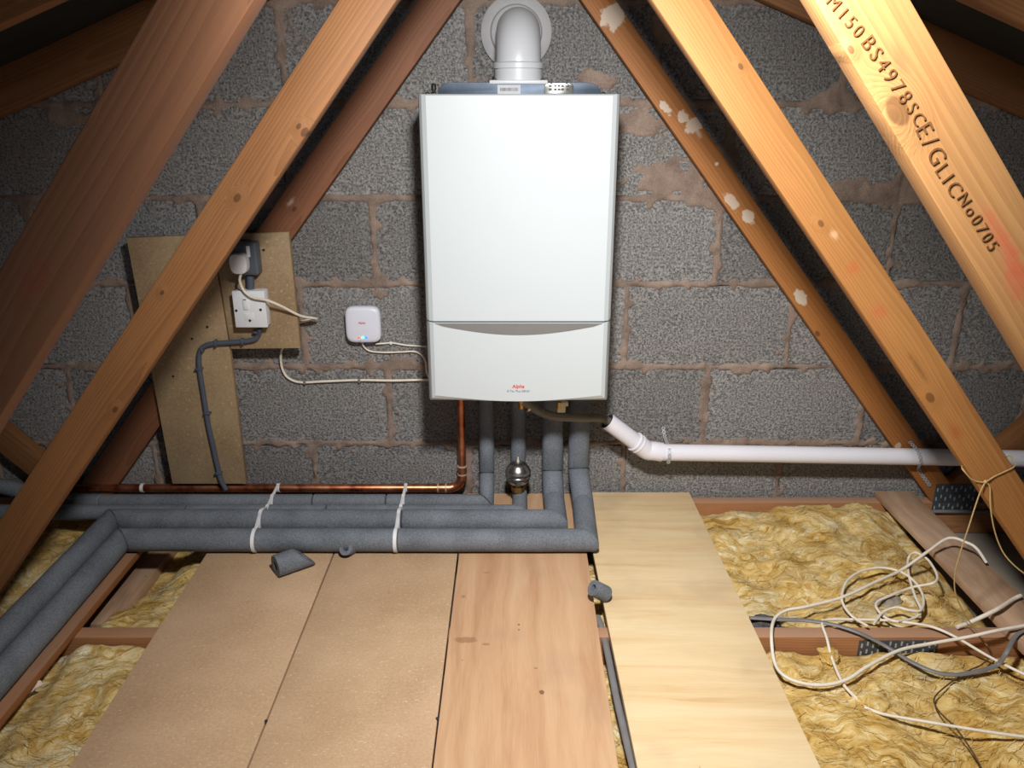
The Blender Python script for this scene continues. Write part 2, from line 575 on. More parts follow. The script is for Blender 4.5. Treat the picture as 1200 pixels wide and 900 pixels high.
# mortar bed: a displaced sheet, standing flush in the joints and smeared over block edges here and there
def mortar_sheet():
    x0, x1, z0, z1, st = -1.75, 1.75, -0.12, 1.62, 0.0065
    nx, nz = int((x1 - x0) / st) + 1, int((z1 - z0) / st) + 1
    xs = np.linspace(x0, x1, nx)
    zs = np.linspace(z0, z1, nz)
    D = np.full((nz, nx), 9.0)
    for i in range(len(ZC) - 1):
        rows = (zs <= ZC[i]) & (zs >= ZC[i + 1])
        if not rows.any(): continue
        zz = zs[rows][:, None]
        d = np.minimum(np.abs(zz - ZC[i]), np.abs(zz - ZC[i + 1])) + 0 * xs[None, :]
        for j in JOINTS[i]:
            d = np.minimum(d, np.abs(xs[None, :] - j) + 0 * zz)
        D[rows] = d
    patches = [(PY(px, py, 0), r) for px, py, r in ((795, 192, 0.115), (752, 150, 0.06), (845, 230, 0.06), (1045, 225, 0.06), (980, 120, 0.045), (1000, 215, 0.04),
               (800, 30, 0.06), (700, 90, 0.05), (320, 230, 0.05), (75, 140, 0.04), (40, 165, 0.02), (520, 420, 0.035), (445, 345, 0.02), (470, 425, 0.03), (40, 180, 0.05), (1140, 110, 0.04))]
    verts = []
    N = mnoise.noise
    H = []
    for a in range(nz):
        z = zs[a]
        for b in range(nx):
            x = xs[b]
            d = D[a, b]
            n1 = N((x * 16, z * 16, 1.3))
            y = 0.02
            pd = 1.0
            for c, r in patches:
                if abs(x - c.x) < r * 2.4 and abs(z - c.z) < r * 1.2:
                    pd = min(pd, math.hypot((x - c.x) / (r * 1.7), (z - c.z) / (r * 0.75)))
            wd = 0.0095 + 0.008 * n1 + 0.004 * N((x * 60, z * 60, 4.0))
            if pd < 1.4:
                wd = max(wd, (1.0 - pd + 0.35 * N((x * 30, z * 30, 9.0))) * 0.15)
            e = wd - d
            if e > -0.006:
                t = max(0.0, min(1.0, (e + 0.006) / 0.009))
                y = 0.02 * (1 - t) + t * (-0.0012 - 0.002 * n1 + 0.0035 * N((x * 45, z * 45, 2.0)) + (0.004 if d < 0.004 and N((x * 5, z * 5, 7.7)) > 0.25 else 0.0))
            verts.append((x, y, z))
    me = bpy.data.meshes.new('wall_back')
    idx = np.arange(nx * nz).reshape(nz, nx)
    faces = np.stack([idx[:-1, :-1], idx[:-1, 1:], idx[1:, 1:], idx[1:, :-1]], -1).reshape(-1, 4)
    me.from_pydata(verts, [], faces.tolist())
    me.shade_smooth()
    return me
wall = bpy.data.objects.new('wall_back', mortar_sheet())
wall.data.materials.append(M['mortar'])
COL.objects.link(wall)
tag(wall, kind='structure')
MB().box((-3.6, 0.025, -0.35), (3.6, 0.16, 1.75)).build('mortar_core', M['mortar'], wall, None)

rb = random.Random(3)
for i in range(len(ZC) - 1):
    zt, zb = ZC[i] - 0.006, ZC[i + 1] + 0.006
    if zt < -0.12: continue
    for j in range(len(JOINTS[i]) - 1):
        xa, xb = JOINTS[i][j] + 0.006, JOINTS[i][j + 1] - 0.006
        if zb > max(roof_z(xa), roof_z(xb)) + 0.16 or xb < -2.2 or xa > 2.2: continue
        nx, nz = 9, 5
        V, Fc = [], []
        for a in range(nz + 1):
            for b in range(nx + 1):
                x = xa + (xb - xa) * b / nx
                z = zb + (zt - zb) * a / nz
                edge = a in (0, nz) or b in (0, nx)
                y = rb.uniform(-0.0012, 0.0012) + (0.003 if edge else 0)
                if edge:
                    if b in (0, nx): x += rb.uniform(-0.004, 0.004)
                    if a in (0, nz): z += rb.uniform(-0.004, 0.004)
                V.append((x, y, z))
        for a in range(nz):
            for b in range(nx):
                k = a * (nx + 1) + b
                Fc.append((k, k + 1, k + nx + 2, k + nx + 1))
        rim = [b for b in range(nx + 1)] + [a * (nx + 1) + nx for a in range(1, nz + 1)] + \
              [nz * (nx + 1) + b for b in range(nx - 1, -1, -1)] + [a * (nx + 1) for a in range(nz - 1, 0, -1)]
        o = len(V)
        for r in rim: V.append((V[r][0], 0.024, V[r][2]))
        for k in range(len(rim)):
            k2 = (k + 1) % len(rim)
            Fc.append((rim[k], o + k, o + k2, rim[k2]))
        mb = MB(); mb.add(V, Fc)
        mb.build('concrete_block', M['block'], wall, 50, origin=((xa + xb) / 2, 0.01, (za := (zb + zt) / 2)))

# ---- plasterboard below the joists, roofing felt above the rafters
fl = MB().box((-3.6, -4.6, -0.145), (3.6, 0.02, -0.1165)).build('floor', M['plaster'], None, None)
tag(fl, kind='structure')
def felt():
    mb = MB()
    for s in (-1, 1):
        nx, ny = 24, 60
        V, Fc = [], []
        for a in range(ny + 1):
            y = 0.02 - 4.6 * a / ny
            for b in range(nx + 1):
                x = 3.9 * b / nx
                sag = 0.022 * abs(math.sin(math.pi * (y + 0.03) / 0.6)) + 0.006 * mnoise.noise((x * 4, y * 4, s))
                V.append((s * x, y, 1.49 + 0.105 - 0.386 * x - sag))
        for a in range(ny):
            for b in range(nx):
                k = a * (nx + 1) + b
                Fc.append((k, k + 1, k + nx + 2, k + nx + 1))
        o = len(V)
        V2 = [(x, y, z + 0.03) for x, y, z in V]
        mb.add(V, Fc)
        mb.add(V2, Fc)
    return mb
tag(felt().build('ceiling', M['felt'], None, 40), kind='structure')

# ================================================================== TRUSSES
YT = [-0.05, -0.65, -1.25]          # front faces of the three trusses
TH = 0.035
W_ = {}
def web_from_px(name, Y, L0, L1, R0, R1, zb, zt, mat, parent):
    """front-face edges given as two pixels each, on the truss's own plane"""
    def line(a, b):
        p, q = PY(a[0], a[1], Y), PY(b[0], b[1], Y)
        def at(z):
            t = (z - p.z) / (q.z - p.z)
            return p + (q - p) * t
        return at
    la, ra = line(L0, L1), line(R0, R1)
    pts = [la(zb), la(zt), ra(zt), ra(zb)]
    c0, c1 = (pts[0] + pts[3]) / 2, (pts[1] + pts[2]) / 2
    ax = (c1 - c0).normalized()
    ang = math.atan2(ax.z, ax.x)
    # local X along the web
    mw = Matrix.Translation(c0) @ Matrix.Rotation(-ang, 4, 'Y')
    inv = mw.inverted()
    mb = MB().prism([inv @ p for p in pts], (0, TH, 0), 0.0022)
    o = mb.build(name, mat, None, 30)
    o.matrix_world = mw
    o.parent = parent
    o.matrix_parent_inverse = Matrix.Translation(-parent.location)
    W_[o.name] = (mw, inv)
    return o, inv

def loc_of(inv, px, py, Y):
    p = inv @ PY(px, py, Y)
    return p.x, p.z

TRUSS_LAB = ['timber roof truss set tight against the grey block wall behind the boiler',
             'timber roof truss with twine knotted round one web, standing over the pipe runs',
             'large timber roof truss with stamped lettering on its pale orange web']
trusses = [thing('roof_truss', (0, YT[k] + TH / 2, -0.115), TRUSS_LAB[k], 'roof truss', 'roof trusses') for k in range(3)]

WC = dict(
    brown=((152, 105, 64), (104, 65, 35)),
    dusk=((122, 82, 56), (92, 58, 38)),
    orange=((188, 133, 76), (146, 93, 46)),
    pale=((178, 132, 82), (138, 92, 52)),
    mid=((180, 120, 64), (130, 78, 36)),
    red=((142, 93, 64), (100, 61, 40)))

def web(k, L0, L1, R0, R1, colour, zt=1.50, zb=-0.018, knots=(), spots=(), rings=34.0):
    """knots: (px,py,r) ; spots: (px,py,rx,rz,rgb,strength)"""
    Y = YT[k]
    o, inv = web_from_px('web', Y, L0, L1, R0, R1, zb, zt, M['plate'], trusses[k])
    kn = [loc_of(inv, a, b, Y) + (r,) for a, b, r in knots]
    sp = [loc_of(inv, s[0], s[1], Y) + tuple(s[2:]) for s in spots]
    o.data.materials.clear()
    o.data.materials.append(wood('timber_' + colour, *WC[colour], kn, sp, rings))
    return o, inv

WP = (206, 190, 172)
wA = web(2, (182, 0), (8, 300), (298, 0), (115, 300), 'dusk', knots=((100, 130, 0.004),), spots=((40, 330, 0.05, 0.02, (120, 50, 40), 0.35),), rings=26)
wR3 = web(2, (954, 0), (1133, 300), (1068, 0), (1179.5, 195), 'pale',
          knots=((1052, 130, 0.011), (997, 58, 0.003)),
          spots=((1055, 70, 0.03, 0.008, (190, 80, 56), 0.4), (1180, 290, 0.07, 0.012, (186, 78, 58), 0.55), (1195, 330, 0.05, 0.02, (186, 78, 58), 0.5)), rings=30)
wB = web(1, (397, 0), (58, 520), (465, 0), (116, 520), 'brown', knots=((357, 155, 0.006), (278, 232, 0.006), (350, 148, 0.004), (135, 480, 0.005), (190, 343, 0.0035)), rings=40)
wR2 = web(1, (804, 60), (1133, 550), (871, 60), (1188, 548), 'orange',
          knots=((868, 78, 0.004), (962, 262, 0.005), (1090, 466, 0.008), (1155, 590, 0.003)),
          spots=((978, 275, 0.015, 0.01, (226, 190, 150), 0.5), (1120, 505, 0.03, 0.015, (170, 70, 40), 0.45), (1075, 430, 0.05, 0.006, (110, 76, 40), 0.5),
                 (1000, 315, 0.02, 0.02, (190, 80, 46), 0.4), (1030, 365, 0.02, 0.02, (190, 80, 46), 0.35)), rings=44)
wC = web(0, (397, 133), (103, 555), (398, 200), (139, 567), 'red', knots=((345, 245, 0.005),), spots=((340, 238, 0.02, 0.008, WP, 0.6),))
wR1 = web(0, (740.5, 85), (1049, 527), (780.5, 85), (1086, 527), 'mid',
          knots=((958, 391, 0.006),),
          spots=((720, 18, 0.030, 0.036, WP, 0.85), (780, 126, 0.022, 0.010, WP, 0.85), (800, 137, 0.016, 0.014, WP, 0.8), (813, 146, 0.020, 0.026, WP, 0.75), (818, 156, 0.022, 0.008, WP, 0.5),
                 (840, 192, 0.005, 0.005, WP, 0.9), (857, 236, 0.030, 0.014, WP, 0.75), (877, 254, 0.026, 0.016, WP, 0.9), (938, 348, 0.026, 0.016, WP, 0.95),
                 (1053, 522, 0.01, 0.01, WP, 0.7)), rings=30)
# outer webs, from the feet of the inner webs up to the rafters' mid points
for k in range(3):
    for s in (-1, 1):
        a, b = Vector((s * 1.22, YT[k], -0.018)), Vector((s * 1.93, YT[k], roof_z(1.93) + 0.01))
        d = (b - a).normalized()
        n = Vector((-d.z, 0, d.x)) * 0.036
        c = a
        ang = math.atan2(d.z, d.x)
        mw = Matrix.Translation(c) @ Matrix.Rotation(-ang, 4, 'Y')
        L = (b - a).length
        mb = MB().box((0.02, 0, -0.036), (L, TH, 0.036), 0.002)
        o = mb.build('web', wood('timber_web', *WC['brown']) if (k, s) == (0, -1) else bpy.data.materials['timber_web'], None, 30)
        o.matrix_world = mw
        o.parent = trusses[k]
        o.matrix_parent_inverse = Matrix.Translation(-trusses[k].location)
WC['chord'] = ((180, 128, 86), (132, 86, 52))
chord_mat = wood('timber_chord', *WC['chord'], dust=0.6)
raft_mat = wood('timber_rafter', *WC['brown'])
for k in range(3):
    o = MB().box((-3.5, YT[k], -0.115), (3.5, YT[k] + TH, -0.018), 0.002).build('bottom_chord', chord_mat, trusses[k], 30, origin=(0, YT[k], -0.06))
    for s in (-1, 1):
        ang = math.atan(0.386)
        L = 3.75
        mw = Matrix.Translation((0, YT[k], 1.49)) @ Matrix.Rotation(ang if s > 0 else math.pi - ang, 4, 'Y')
        mb = MB()
        zlo, zhi = (0.0, 0.097) if s > 0 else (-0.097, 0.0)
        mb.box((0.0, 0, zlo), (L, TH, zhi), 0.002)
        o = mb.build('rafter', raft_mat, None, 30)
        o.matrix_world = mw
        o.parent = trusses[k]
        o.matrix_parent_inverse = Matrix.Translation(-trusses[k].location)

def nail_plate(k, a, b, rows, cols):
    """a, b: top-left and bottom-right pixels on the front face of truss k"""
    Y = YT[k]
    p, q = PY(a[0], a[1], Y), PY(b[0], b[1], Y)
    o = MB().box((p.x, Y - 0.0022, q.z), (q.x, Y - 0.0002, p.z), 0.0005, 1).build('nail_plate', M['plate'], trusses[k], 30)
    mb = MB()
    for r in range(rows):
        for c in range(cols):
            x = p.x + (q.x - p.x) * (c + 0.5) / cols
            z = q.z + (p.z - q.z) * (r + 0.5 + (0.14 if c % 2 else -0.14)) / rows
            mb.box((x - 0.0016, Y - 0.0036, z - 0.005), (x + 0.0016, Y - 0.0020, z + 0.005))
    mb.build('pressed_teeth', M['strap'], o, None)
nail_plate(0, (1097, 567), (1139, 598), 3, 9)
nail_plate(1, (1007, 750), (1096, 768), 2, 14)
nail_plate(0, (80, 567), (122, 598), 3, 9)

# stamped lettering on the near pale web
Yf = YT[2] - 0.0004
def stamp(txt, p0, p1, size_mul=1.0, parent=None):
    a, b = PY(p0[0], p0[1], Yf), PY(p1[0], p1[1], Yf)
    d = (b - a)
    L = d.length
    d.normalize()
    me = text_mesh(txt, L * size_mul, bold=-0.002, space=1.35)
    up = Vector((-d.z, 0, d.x))
    if up.x < 0: up = -up
    Mx = Matrix.Identity(4)
    c = (a + b) / 2
    nrm = d.cross(up)
    for r in range(3):
        Mx[r][0], Mx[r][1], Mx[r][2], Mx[r][3] = d[r], up[r], nrm[r], c[r]
    o = bpy.data.objects.new('stamped_lettering', me)
    COL.objects.link(o)
    mw = parent.matrix_basis
    me.transform(mw.inverted() @ Mx)
    me.materials.clear(); me.materials.append(M['ink'])
    o.parent = parent
for txt, p0, p1 in (('M150', (972, -2), (1008, 40)), ('BS4978', (1014, 46), (1062, 118)), ('SC', (1066, 124), (1079, 145)),
                    ('E/G', (1080, 148), (1100, 190)), ('LIC', (1101, 196), (1121, 227)), ('No0705', (1126, 229), (1164, 291))):
    stamp(txt, p0, p1, 1.0, wR3[0])

# ================================================================== FLOOR BOARDS
def xa(px, py, z=0.0): return PZ(px, py, z)
def board(name, e0, e1, f0, f1, y_back, y_front, th, z, mat, label, cat='floor board', group=None):
    """left edge through pixels e0,e1 and right edge through f0,f1 on the plane z"""
    def at(a, b, Y):
        p, q = PZ(a[0], a[1], z), PZ(b[0], b[1], z)
        t = (Y - p.y) / (q.y - p.y)
        return p + (q - p) * t
    pts = [at(e0, e1, y_front), at(f0, f1, y_front), at(f0, f1, y_back), at(e0, e1, y_back)]
    o = MB().prism(pts, (0, 0, -th), 0.0012).build(name, mat, None, 30)
    return tag(o, label, cat, group)
G_FL = 'boards laid as the loft floor'
board('floor_board', (247, 641), (80, 900), (393.2, 641), (289, 900), -0.20, -2.6, 0.0175, 0.0, M['chip'],
      'tan hardboard floor panel beside the yellow insulation, carrying a grey foam wedge', group=G_FL)
board('floor_board', (395, 641), (291, 900), (537, 641), (505.5, 900), -0.20, -2.6, 0.0175, 0.0, M['chip'],
      'tan hardboard floor panel next to the smooth pinkish plywood board', group=G_FL)
board('floor_board', (539, 641), (507.5, 900), (687, 643), (725, 900), -0.028, -2.6, 0.0175, 0.0, M['redply'],
      'smooth pinkish plywood floor board below the boiler, with brown stains', group=G_FL)
board('floor_board', (694, 643), (747, 900), (806, 573), (962, 900), -0.02, -2.6, 0.0175, 0.0, M['ply'],
      'pale yellow plywood floor board with wavy grain reaching the block wall', group=G_FL)

# loose planks on the right
plank_mat = mat_plywood('dusty_plank', [(0.30, (138, 108, 84)), (0.5, (174, 142, 115)), (0.72, (198, 168, 142))], 'Y', 3.0, 20.0)
board('loose_plank', (1025, 575), (1088, 640), (1067, 574), (1128, 634), -0.012, PZ(1088, 640, 0).y, 0.0175, 0.0, plank_mat,
      'dusty brown plank lying across the joists, end against the block wall', 'plank', 'dusty planks across the joists')
board('loose_plank', (1089.5, 641.5), (1176, 733), (1132, 637), (1196, 695), PZ(1089, 641.5, 0).y, YT[1] - 0.06, 0.0175, 0.001, plank_mat,
      'pinkish dusty plank butted to the brown one, loose cable ends on it', 'plank', 'dusty planks across the joists')

# timber carrying the pipes on the left, and a batten down in the hollow beside it
xr = PZ(156, 641, 0.0).x + 0.022
long_mat = wood('timber_bearer', (168, 112, 70), (118, 70, 40), dust=0.5)
mb = MB().box((-1.13, -0.069, -0.0175), (1.13, 0.069, 0.0), 0.0015)
bearer = mb.build('pipe_bearer_plank', long_mat, None, 30)
bearer.location = (xr - 0.069, -1.36, 0.0)
bearer.rotation_euler = (0, 0, math.pi / 2)
tag(bearer, 'reddish brown plank under the two foam pipes that turn to the side', 'plank')
b0, b1 = PZ(178, 648, -0.085), PZ(139, 696, -0.085)
mb = MB().box((b0.x - 0.012, b1.y - 0.12, -0.116), (b0.x + 0.045, b0.y + 0.05, -0.085), 0.0015)
tag(mb.build('ceiling_batten', plank_mat, None, 30), 'pale dusty batten lying deep in the hollow beside the pipe bearer plank', 'batten')

# ================================================================== INSULATION
def batt(name, x0, x1, y0, y1, height, label, seed, step=0.010):
    nx, ny = max(4, int((x1 - x0) / step)), max(4, int((y1 - y0) / step))
    V, Fc = [], []
    for a in range(ny + 1):
        for b in range(nx + 1):
            x, y = x0 + (x1 - x0) * b / nx, y0 + (y1 - y0) * a / ny
            z = height(x, y)
            fr = mnoise.fractal((x * 5.5, y * 5.5, seed), 0.9, 2.1, 5)
            rg = 1.0 - abs(mnoise.fractal((x * 9.0 + 3 * fr * 0.1, y * 9.0, seed + 5.0), 1.0, 2.0, 3))
            e = min(1.0, min(x - x0, x1 - x) / 0.03, min(y - y0, y1 - y) / 0.025)
            z += 0.022 * fr + 0.022 * (rg - 0.75)
            z = z - 0.016 * (1 - max(0.0, e)) ** 2
            V.append((x, y, max(-0.1145, z)))
    for a in range(ny):
        for b in range(nx):
            k = a * (nx + 1) + b
            Fc.append((k, k + 1, k + nx + 2, k + nx + 1))
    rim = [b for b in range(nx + 1)] + [a * (nx + 1) + nx for a in range(1, ny + 1)] + \
          [ny * (nx + 1) + b for b in range(nx - 1, -1, -1)] + [a * (nx + 1) for a in range(ny - 1, 0, -1)]
    o = len(V)
    for r in rim: V.append((V[r][0], V[r][1], -0.1155))
    for k in range(len(rim)):
        k2 = (k + 1) % len(rim)
        Fc.append((rim[k], o + k, o + k2, rim[k2]))
    me = bpy.data.meshes.new(name)
    me.from_pydata(V, [], Fc)
    me.shade_smooth()
    ob = bpy.data.objects.new(name, me)
    me.materials.append(M['wool'])
    COL.objects.link(ob)
    tag(ob, label, 'insulation', 'yellow glass wool between the joists')
    # loose fibres standing off the surface
    rr = random.Random(int(seed * 10))
    fv, ff = [], []
    nfib = int((x1 - x0) * (y1 - y0) * 5200)
    for _ in range(nfib):
        x, y = rr.uniform(x0 + 0.03, x1 - 0.03), rr.uniform(y0 + 0.03, y1 - 0.03)
        b, a = int((x - x0) / (x1 - x0) * nx), int((y - y0) / (y1 - y0) * ny)
        z = V[a * (nx + 1) + b][2]
        ang = rr.gauss(0.4 + 2.0 * mnoise.noise((x * 4, y * 4, seed)), 0.6)
        L = rr.uniform(0.012, 0.045)
        lift = rr.uniform(0.0, 0.008)
        d = Vector((math.cos(ang), math.sin(ang), 0))
        s = Vector((-d.y, d.x, 0.0)) * rr.uniform(0.0003, 0.0008)
        bend = rr.uniform(-0.35, 0.35)
        o = len(fv)
        for i in range(4):
            t = i / 3
            c = Vector((x, y, z)) + d * (L * (t - 0.5)) + Vector((-d.y, d.x, 0)) * (L * bend * (t - 0.5) ** 2 * 4 * 0.5)
            xx = min(max(c.x, x0), x1 - 1e-4); yy = min(max(c.y, y0), y1 - 1e-4)
            bb, aa = int((xx - x0) / (x1 - x0) * nx), int((yy - y0) / (y1 - y0) * ny)
            c.z = max(V[aa * (nx + 1) + bb][2], z - 0.004) + lift * (1 - abs(2 * t - 1)) + 0.001
            w = s * (1.0 - abs(2 * t - 1) * 0.6)
            fv += [tuple(c - w), tuple(c + w)]
        for i in range(3):
            ff.append((o + 2 * i, o + 2 * i + 1, o + 2 * i + 3, o + 2 * i + 2))
    fm = bpy.data.meshes.new('loose_fibres')
    fm.from_pydata(fv, [], ff)
    fo = bpy.data.objects.new('loose_fibres', fm)
    fm.materials.append(M['wool'])
    COL.objects.link(fo)
    fo.parent = ob
    fo['kind'] = 'stuff'
    return ob

def smooth(a, b, x):
    t = max(0.0, min(1.0, (x - a) / (b - a)))
    return t * t * (3 - 2 * t)
xb_left = PZ(247, 641, 0).x     # left edge of the boards
xb_right = PZ(806, 573, 0).x    # right edge of the boards
y1b, y1f = YT[0] - 0.003, YT[1] + TH + 0.003
y2b, y2f = YT[1] - 0.003, YT[2] + TH + 0.003
def h_right_back(x, y):
    z = -0.038
    z += 0.022 * smooth(-0.30, -0.06, y) * smooth(xb_right + 0.02, xb_right + 0.2, x) - 0.028 * smooth(0.97, 1.06, x)
    z -= 0.03 * (1 - smooth(xb_right - 0.03, xb_right + 0.05, x))
    return z
def h_right_front(x, y):
    return -0.046 - 0.03 * (1 - smooth(xb_right - 0.03, xb_right + 0.05, x))
def h_left_back(x, y):
    z = -0.05
    hollow = smooth(-0.80, -0.90, x) * smooth(-0.52, -0.42, y)
    z -= 0.06 * hollow
    z -= 0.03 * smooth(xb_left - 0.02, xb_left + 0.04, x)
    return z
def h_left_front(x, y):
    return -0.036 - 0.022 * smooth(xr + 0.03, xr - 0.02, x) - 0.03 * smooth(xb_left - 0.02, xb_left + 0.04, x)
def h_far_left(x, y): return -0.045
batt('insulation_batt', xb_right - 0.06, 1.085, y1f, y1b, h_right_back, 'yellow glass wool between wall and middle joist, beside the pale plywood and loose planks', 1.0)
batt('insulation_batt', xb_right - 0.06, 1.75, y2f, y2b, h_right_front, 'yellow glass wool in front of the middle joist, under the looping white cables', 2.0)
batt('insulation_batt', xr + 0.002, xb_left + 0.08, y1f, y1b, h_left_back, 'torn yellow glass wool tuft in the hollow between bearer plank and hardboard', 3.0)
batt('insulation_batt', xr - 0.10, xb_left + 0.08, y2f, y2b, h_left_front, 'yellow glass wool strip between bearer plank and hardboard, white scrap on it', 4.0)
batt('insulation_batt', -1.9, xr - 0.13, y1f, y1b, h_far_left, 'shaded yellow glass wool on the far side of the foam pipes', 5.0, 0.014)
batt('insulation_batt', -1.9, xr - 0.13, y2f, y2b, h_far_left, 'shaded yellow glass wool on the outer side of the bearer plank', 6.0, 0.014)
gx = PZ(692, 645, 0).x
batt('insulation_batt', gx - 0.04, gx + 0.06, y1f, y1b, lambda x, y: -0.062, 'dusty wool strip seen in the gap between the pinkish and pale plywood', 7.0)
batt('insulation_batt', gx - 0.04, gx + 0.06, y2f, y2b, lambda x, y: -0.062, 'wool strip under the grey cable in the plywood gap', 8.0)

# ================================================================== BOILER
BXC = PY(608.5, 110, -0.29).x
YF = -0.29
zt_ = PY(608, 110, YF).z
zs_ = PY(608, 377, YF).z
zb_ = PY(608, 471, YF).z
HW = abs(PY(729, 110, YF).x - PY(488, 110, YF).x) / 2
boiler = thing('boiler', (BXC, -0.02, zb_), 'white wall-hung gas boiler with red lettering on its lower flap', 'boiler')

def rect_loop(x0, x1, z0, z1, y, n=12, top=0.0, bot=0.0):
    """closed loop; top > 0 lets the top edge dip, bot > 0 lets the bottom edge bulge down at mid width"""
    L = []
    for i in range(n): t = i / n; L.append(Vector((x0 + (x1 - x0) * t, y, z0 - bot * math.sin(math.pi * t))))
    for i in range(3): t = i / 3; L.append(Vector((x1, y, z0 + (z1 - z0) * t)))
    for i in range(n): t = i / n; L.append(Vector((x1 + (x0 - x1) * t, y, z1 - top * math.sin(math.pi * t))))
    for i in range(3): t = i / 3; L.append(Vector((x0, y, z1 + (z0 - z1) * t)))
    return L
x0, x1 = BXC - HW, BXC + HW
c = 0.019
mb = MB()
mb.loft([rect_loop(x0 + 0.004, x1 - 0.004, zs_ + 0.0012, zt_ - 0.001, -0.022),
         rect_loop(x0, x1, zs_ + 0.0012, zt_ - 0.001, -0.20),
         rect_loop(x0, x1, zs_ + 0.0012, zt_, YF + 0.03),
         rect_loop(x0 + 0.003, x1 - 0.003, zs_ + 0.0012, zt_, YF + 0.015),
         rect_loop(x0 + 0.009, x1 - 0.009, zs_ + 0.0012, zt_ - 0.0005, YF + 0.006),
         rect_loop(x0 + c, x1 - c, zs_ + 0.0012, zt_ - 0.003, YF)])
mb.build('case', M['white'], boiler, 18)
mb = MB().box((x0 + 0.004, YF + 0.012, zs_ - 0.004), (x1 - 0.004, -0.03, zs_ + 0.004))
mb.build('shadow_gap', M['seam'], boiler, None)
zl = zs_ - 0.0022
dip, bul = 0.0, 0.016
mb = MB()
mb.loft([rect_loop(x0 + 0.002, x1 - 0.002, zb_ + 0.004, zl, -0.022),
         rect_loop(x0, x1, zb_, zl, YF + 0.05),
         rect_loop(x0, x1, zb_ - 0.0, zl, YF + 0.03),
         rect_loop(x0 + 0.004, x1 - 0.004, zb_ + 0.0, zl, YF + 0.014),
         rect_loop(x0 + 0.010, x1 - 0.010, zb_ + 0.008, zl - 0.001, YF + 0.004, bot=0.008),
         rect_loop(x0 + c, x1 - c, zb_ + 0.017, zl - 0.002, YF - 0.001, bot=0.015)])
flap = mb.build('front_flap', M['white'], boiler, 18)
# grey crescent finger recess along the top of the flap
cres = []
cw = HW - c - 0.004
n = 20
za = zl - 0.0015
for i in range(n + 1): t = i / n; cres.append(Vector((BXC - cw + 2 * cw * t, YF - 0.0012, za)))
for i in range(n - 1, 0, -1): t = i / n; cres.append(Vector((BXC - cw + 2 * cw * t, YF - 0.0012, za - 0.003 - 0.024 * math.sin(math.pi * t))))
MB().prism(cres, (0, -0.0015, 0)).build('finger_recess', M['trim_grey'], flap, 30)
# lettering
def wall_text(txt, px0, px1, py, Y, mat, parent, shear=0.0, bold=0.0):
    a, b = PY(px0, py, Y), PY(px1, py, Y)
    me = text_mesh(txt, abs(b.x - a.x), shear=shear, bold=bold)
    cpt = (a + b) / 2
    me.transform(Matrix.Translation((cpt.x, Y, cpt.z)) @ Matrix.Rotation(math.pi / 2, 4, 'X'))
    me.materials.clear(); me.materials.append(mat)
    o = bpy.data.objects.new('lettering', me)
    COL.objects.link(o)
    o.parent = parent
    o.matrix_parent_inverse = Matrix.Translation(-parent.location) if parent.type == 'EMPTY' else parent.matrix_basis.inverted()
    return o
wall_text('Alpha', 600, 614.5, 453, YF - 0.0014, M['red'], boiler, 0.18, 0.02)
wall_text('E-Tec Plus 38NX', 594, 620.5, 458.5, YF - 0.0014, M['greyprint'], boiler, 0.12, 0.0)

# galvanised top chamber, label, latch plate, cap
tx0, tx1 = PY(513, 104, -0.20).x, PY(704, 104, -0.20).x
zt2 = PY(608, 96.5, -0.20).z
L = []
def rrect(x0, x1, z0, z1, r, y):
    pts = [Vector((x0, y, z0)), Vector((x1, y, z0))]
    for cx, a0 in ((x1 - r * 1.6, 0.0), (x0 + r * 1.6, math.pi / 2)):
        for i in range(7):
            a = a0 + math.pi / 2 * i / 6
            pts.append(Vector((cx + 1.6 * r * math.cos(a), y, z1 - r + r * math.sin(a))))
    return pts
MB().prism(rrect(tx0, tx1, zt_ - 0.02, zt2, 0.020, -0.20), (0, 0.17, 0), 0.001).build('top_chamber', M['galv'], boiler, 30)
yl = -0.2008
a, b = PY(583, 99.5, yl), PY(610, 109, yl)
lab = MB().box((a.x, yl - 0.0006, b.z - 0.002), (b.x, yl + 0.0004, a.z)).build('barcode_label', M['label'], boiler, None)
mb = MB()
rr = random.Random(5)
x = a.x + 0.006
while x < b.x - 0.006:
    w = rr.choice((0.0006, 0.001, 0.0015))
    mb.box((x, yl - 0.0010, b.z + 0.004), (x + w, yl - 0.0006, a.z - 0.006))
    x += w + rr.choice((0.0008, 0.0012))
mb.build('barcode', M['dark'], lab, None)
# latch plate with screws and the dark clip behind it
a, b = PY(638, 97, -0.206), PY(672, 109, -0.206)
pts = rrect(a.x, b.x, b.z - 0.002, a.z, 0.008, -0.206)
latch = MB().prism(pts, (0, 0.005, 0), 0.001).build('latch_plate', M['chrome'], boiler, 30)
mb = MB()
for fx in (0.2, 0.38, 0.5, 0.62, 0.8):
    for fz in (0.35, 0.7):
        cx, cz = a.x + (b.x - a.x) * fx, b.z + (a.z - b.z) * fz
        mb.box((cx - 0.003, -0.2066, cz - 0.0022), (cx + 0.003, -0.2058, cz + 0.0022), 0.0003, 1, None)
mb.build('slot', M['dark'], latch, None)
for fx in (0.24, 0.76):
    cx, cz = a.x + (b.x - a.x) * fx, a.z - 0.004
    MB().lathe([(0.0035, 0), (0.0035, 0.002), (0.002, 0.003)], Matrix.Translation((cx, -0.2066, cz)) @ Matrix.Rotation(math.pi / 2, 4, 'X'), 12).build('screw', M['chrome'], latch, 30)
p = PY(508.5, 110, -0.20)
capM = Matrix.Translation((p.x, -0.20, zt_ - 0.002))
MB().lathe([(0.006, 0), (0.006, 0.006), (0.004, 0.007), (0.004, 0.010), (0.0055, 0.011), (0.0055, 0.021), (0.003, 0.024)], capM, 14).build('test_point_cap', M['dark'], boiler, 40)
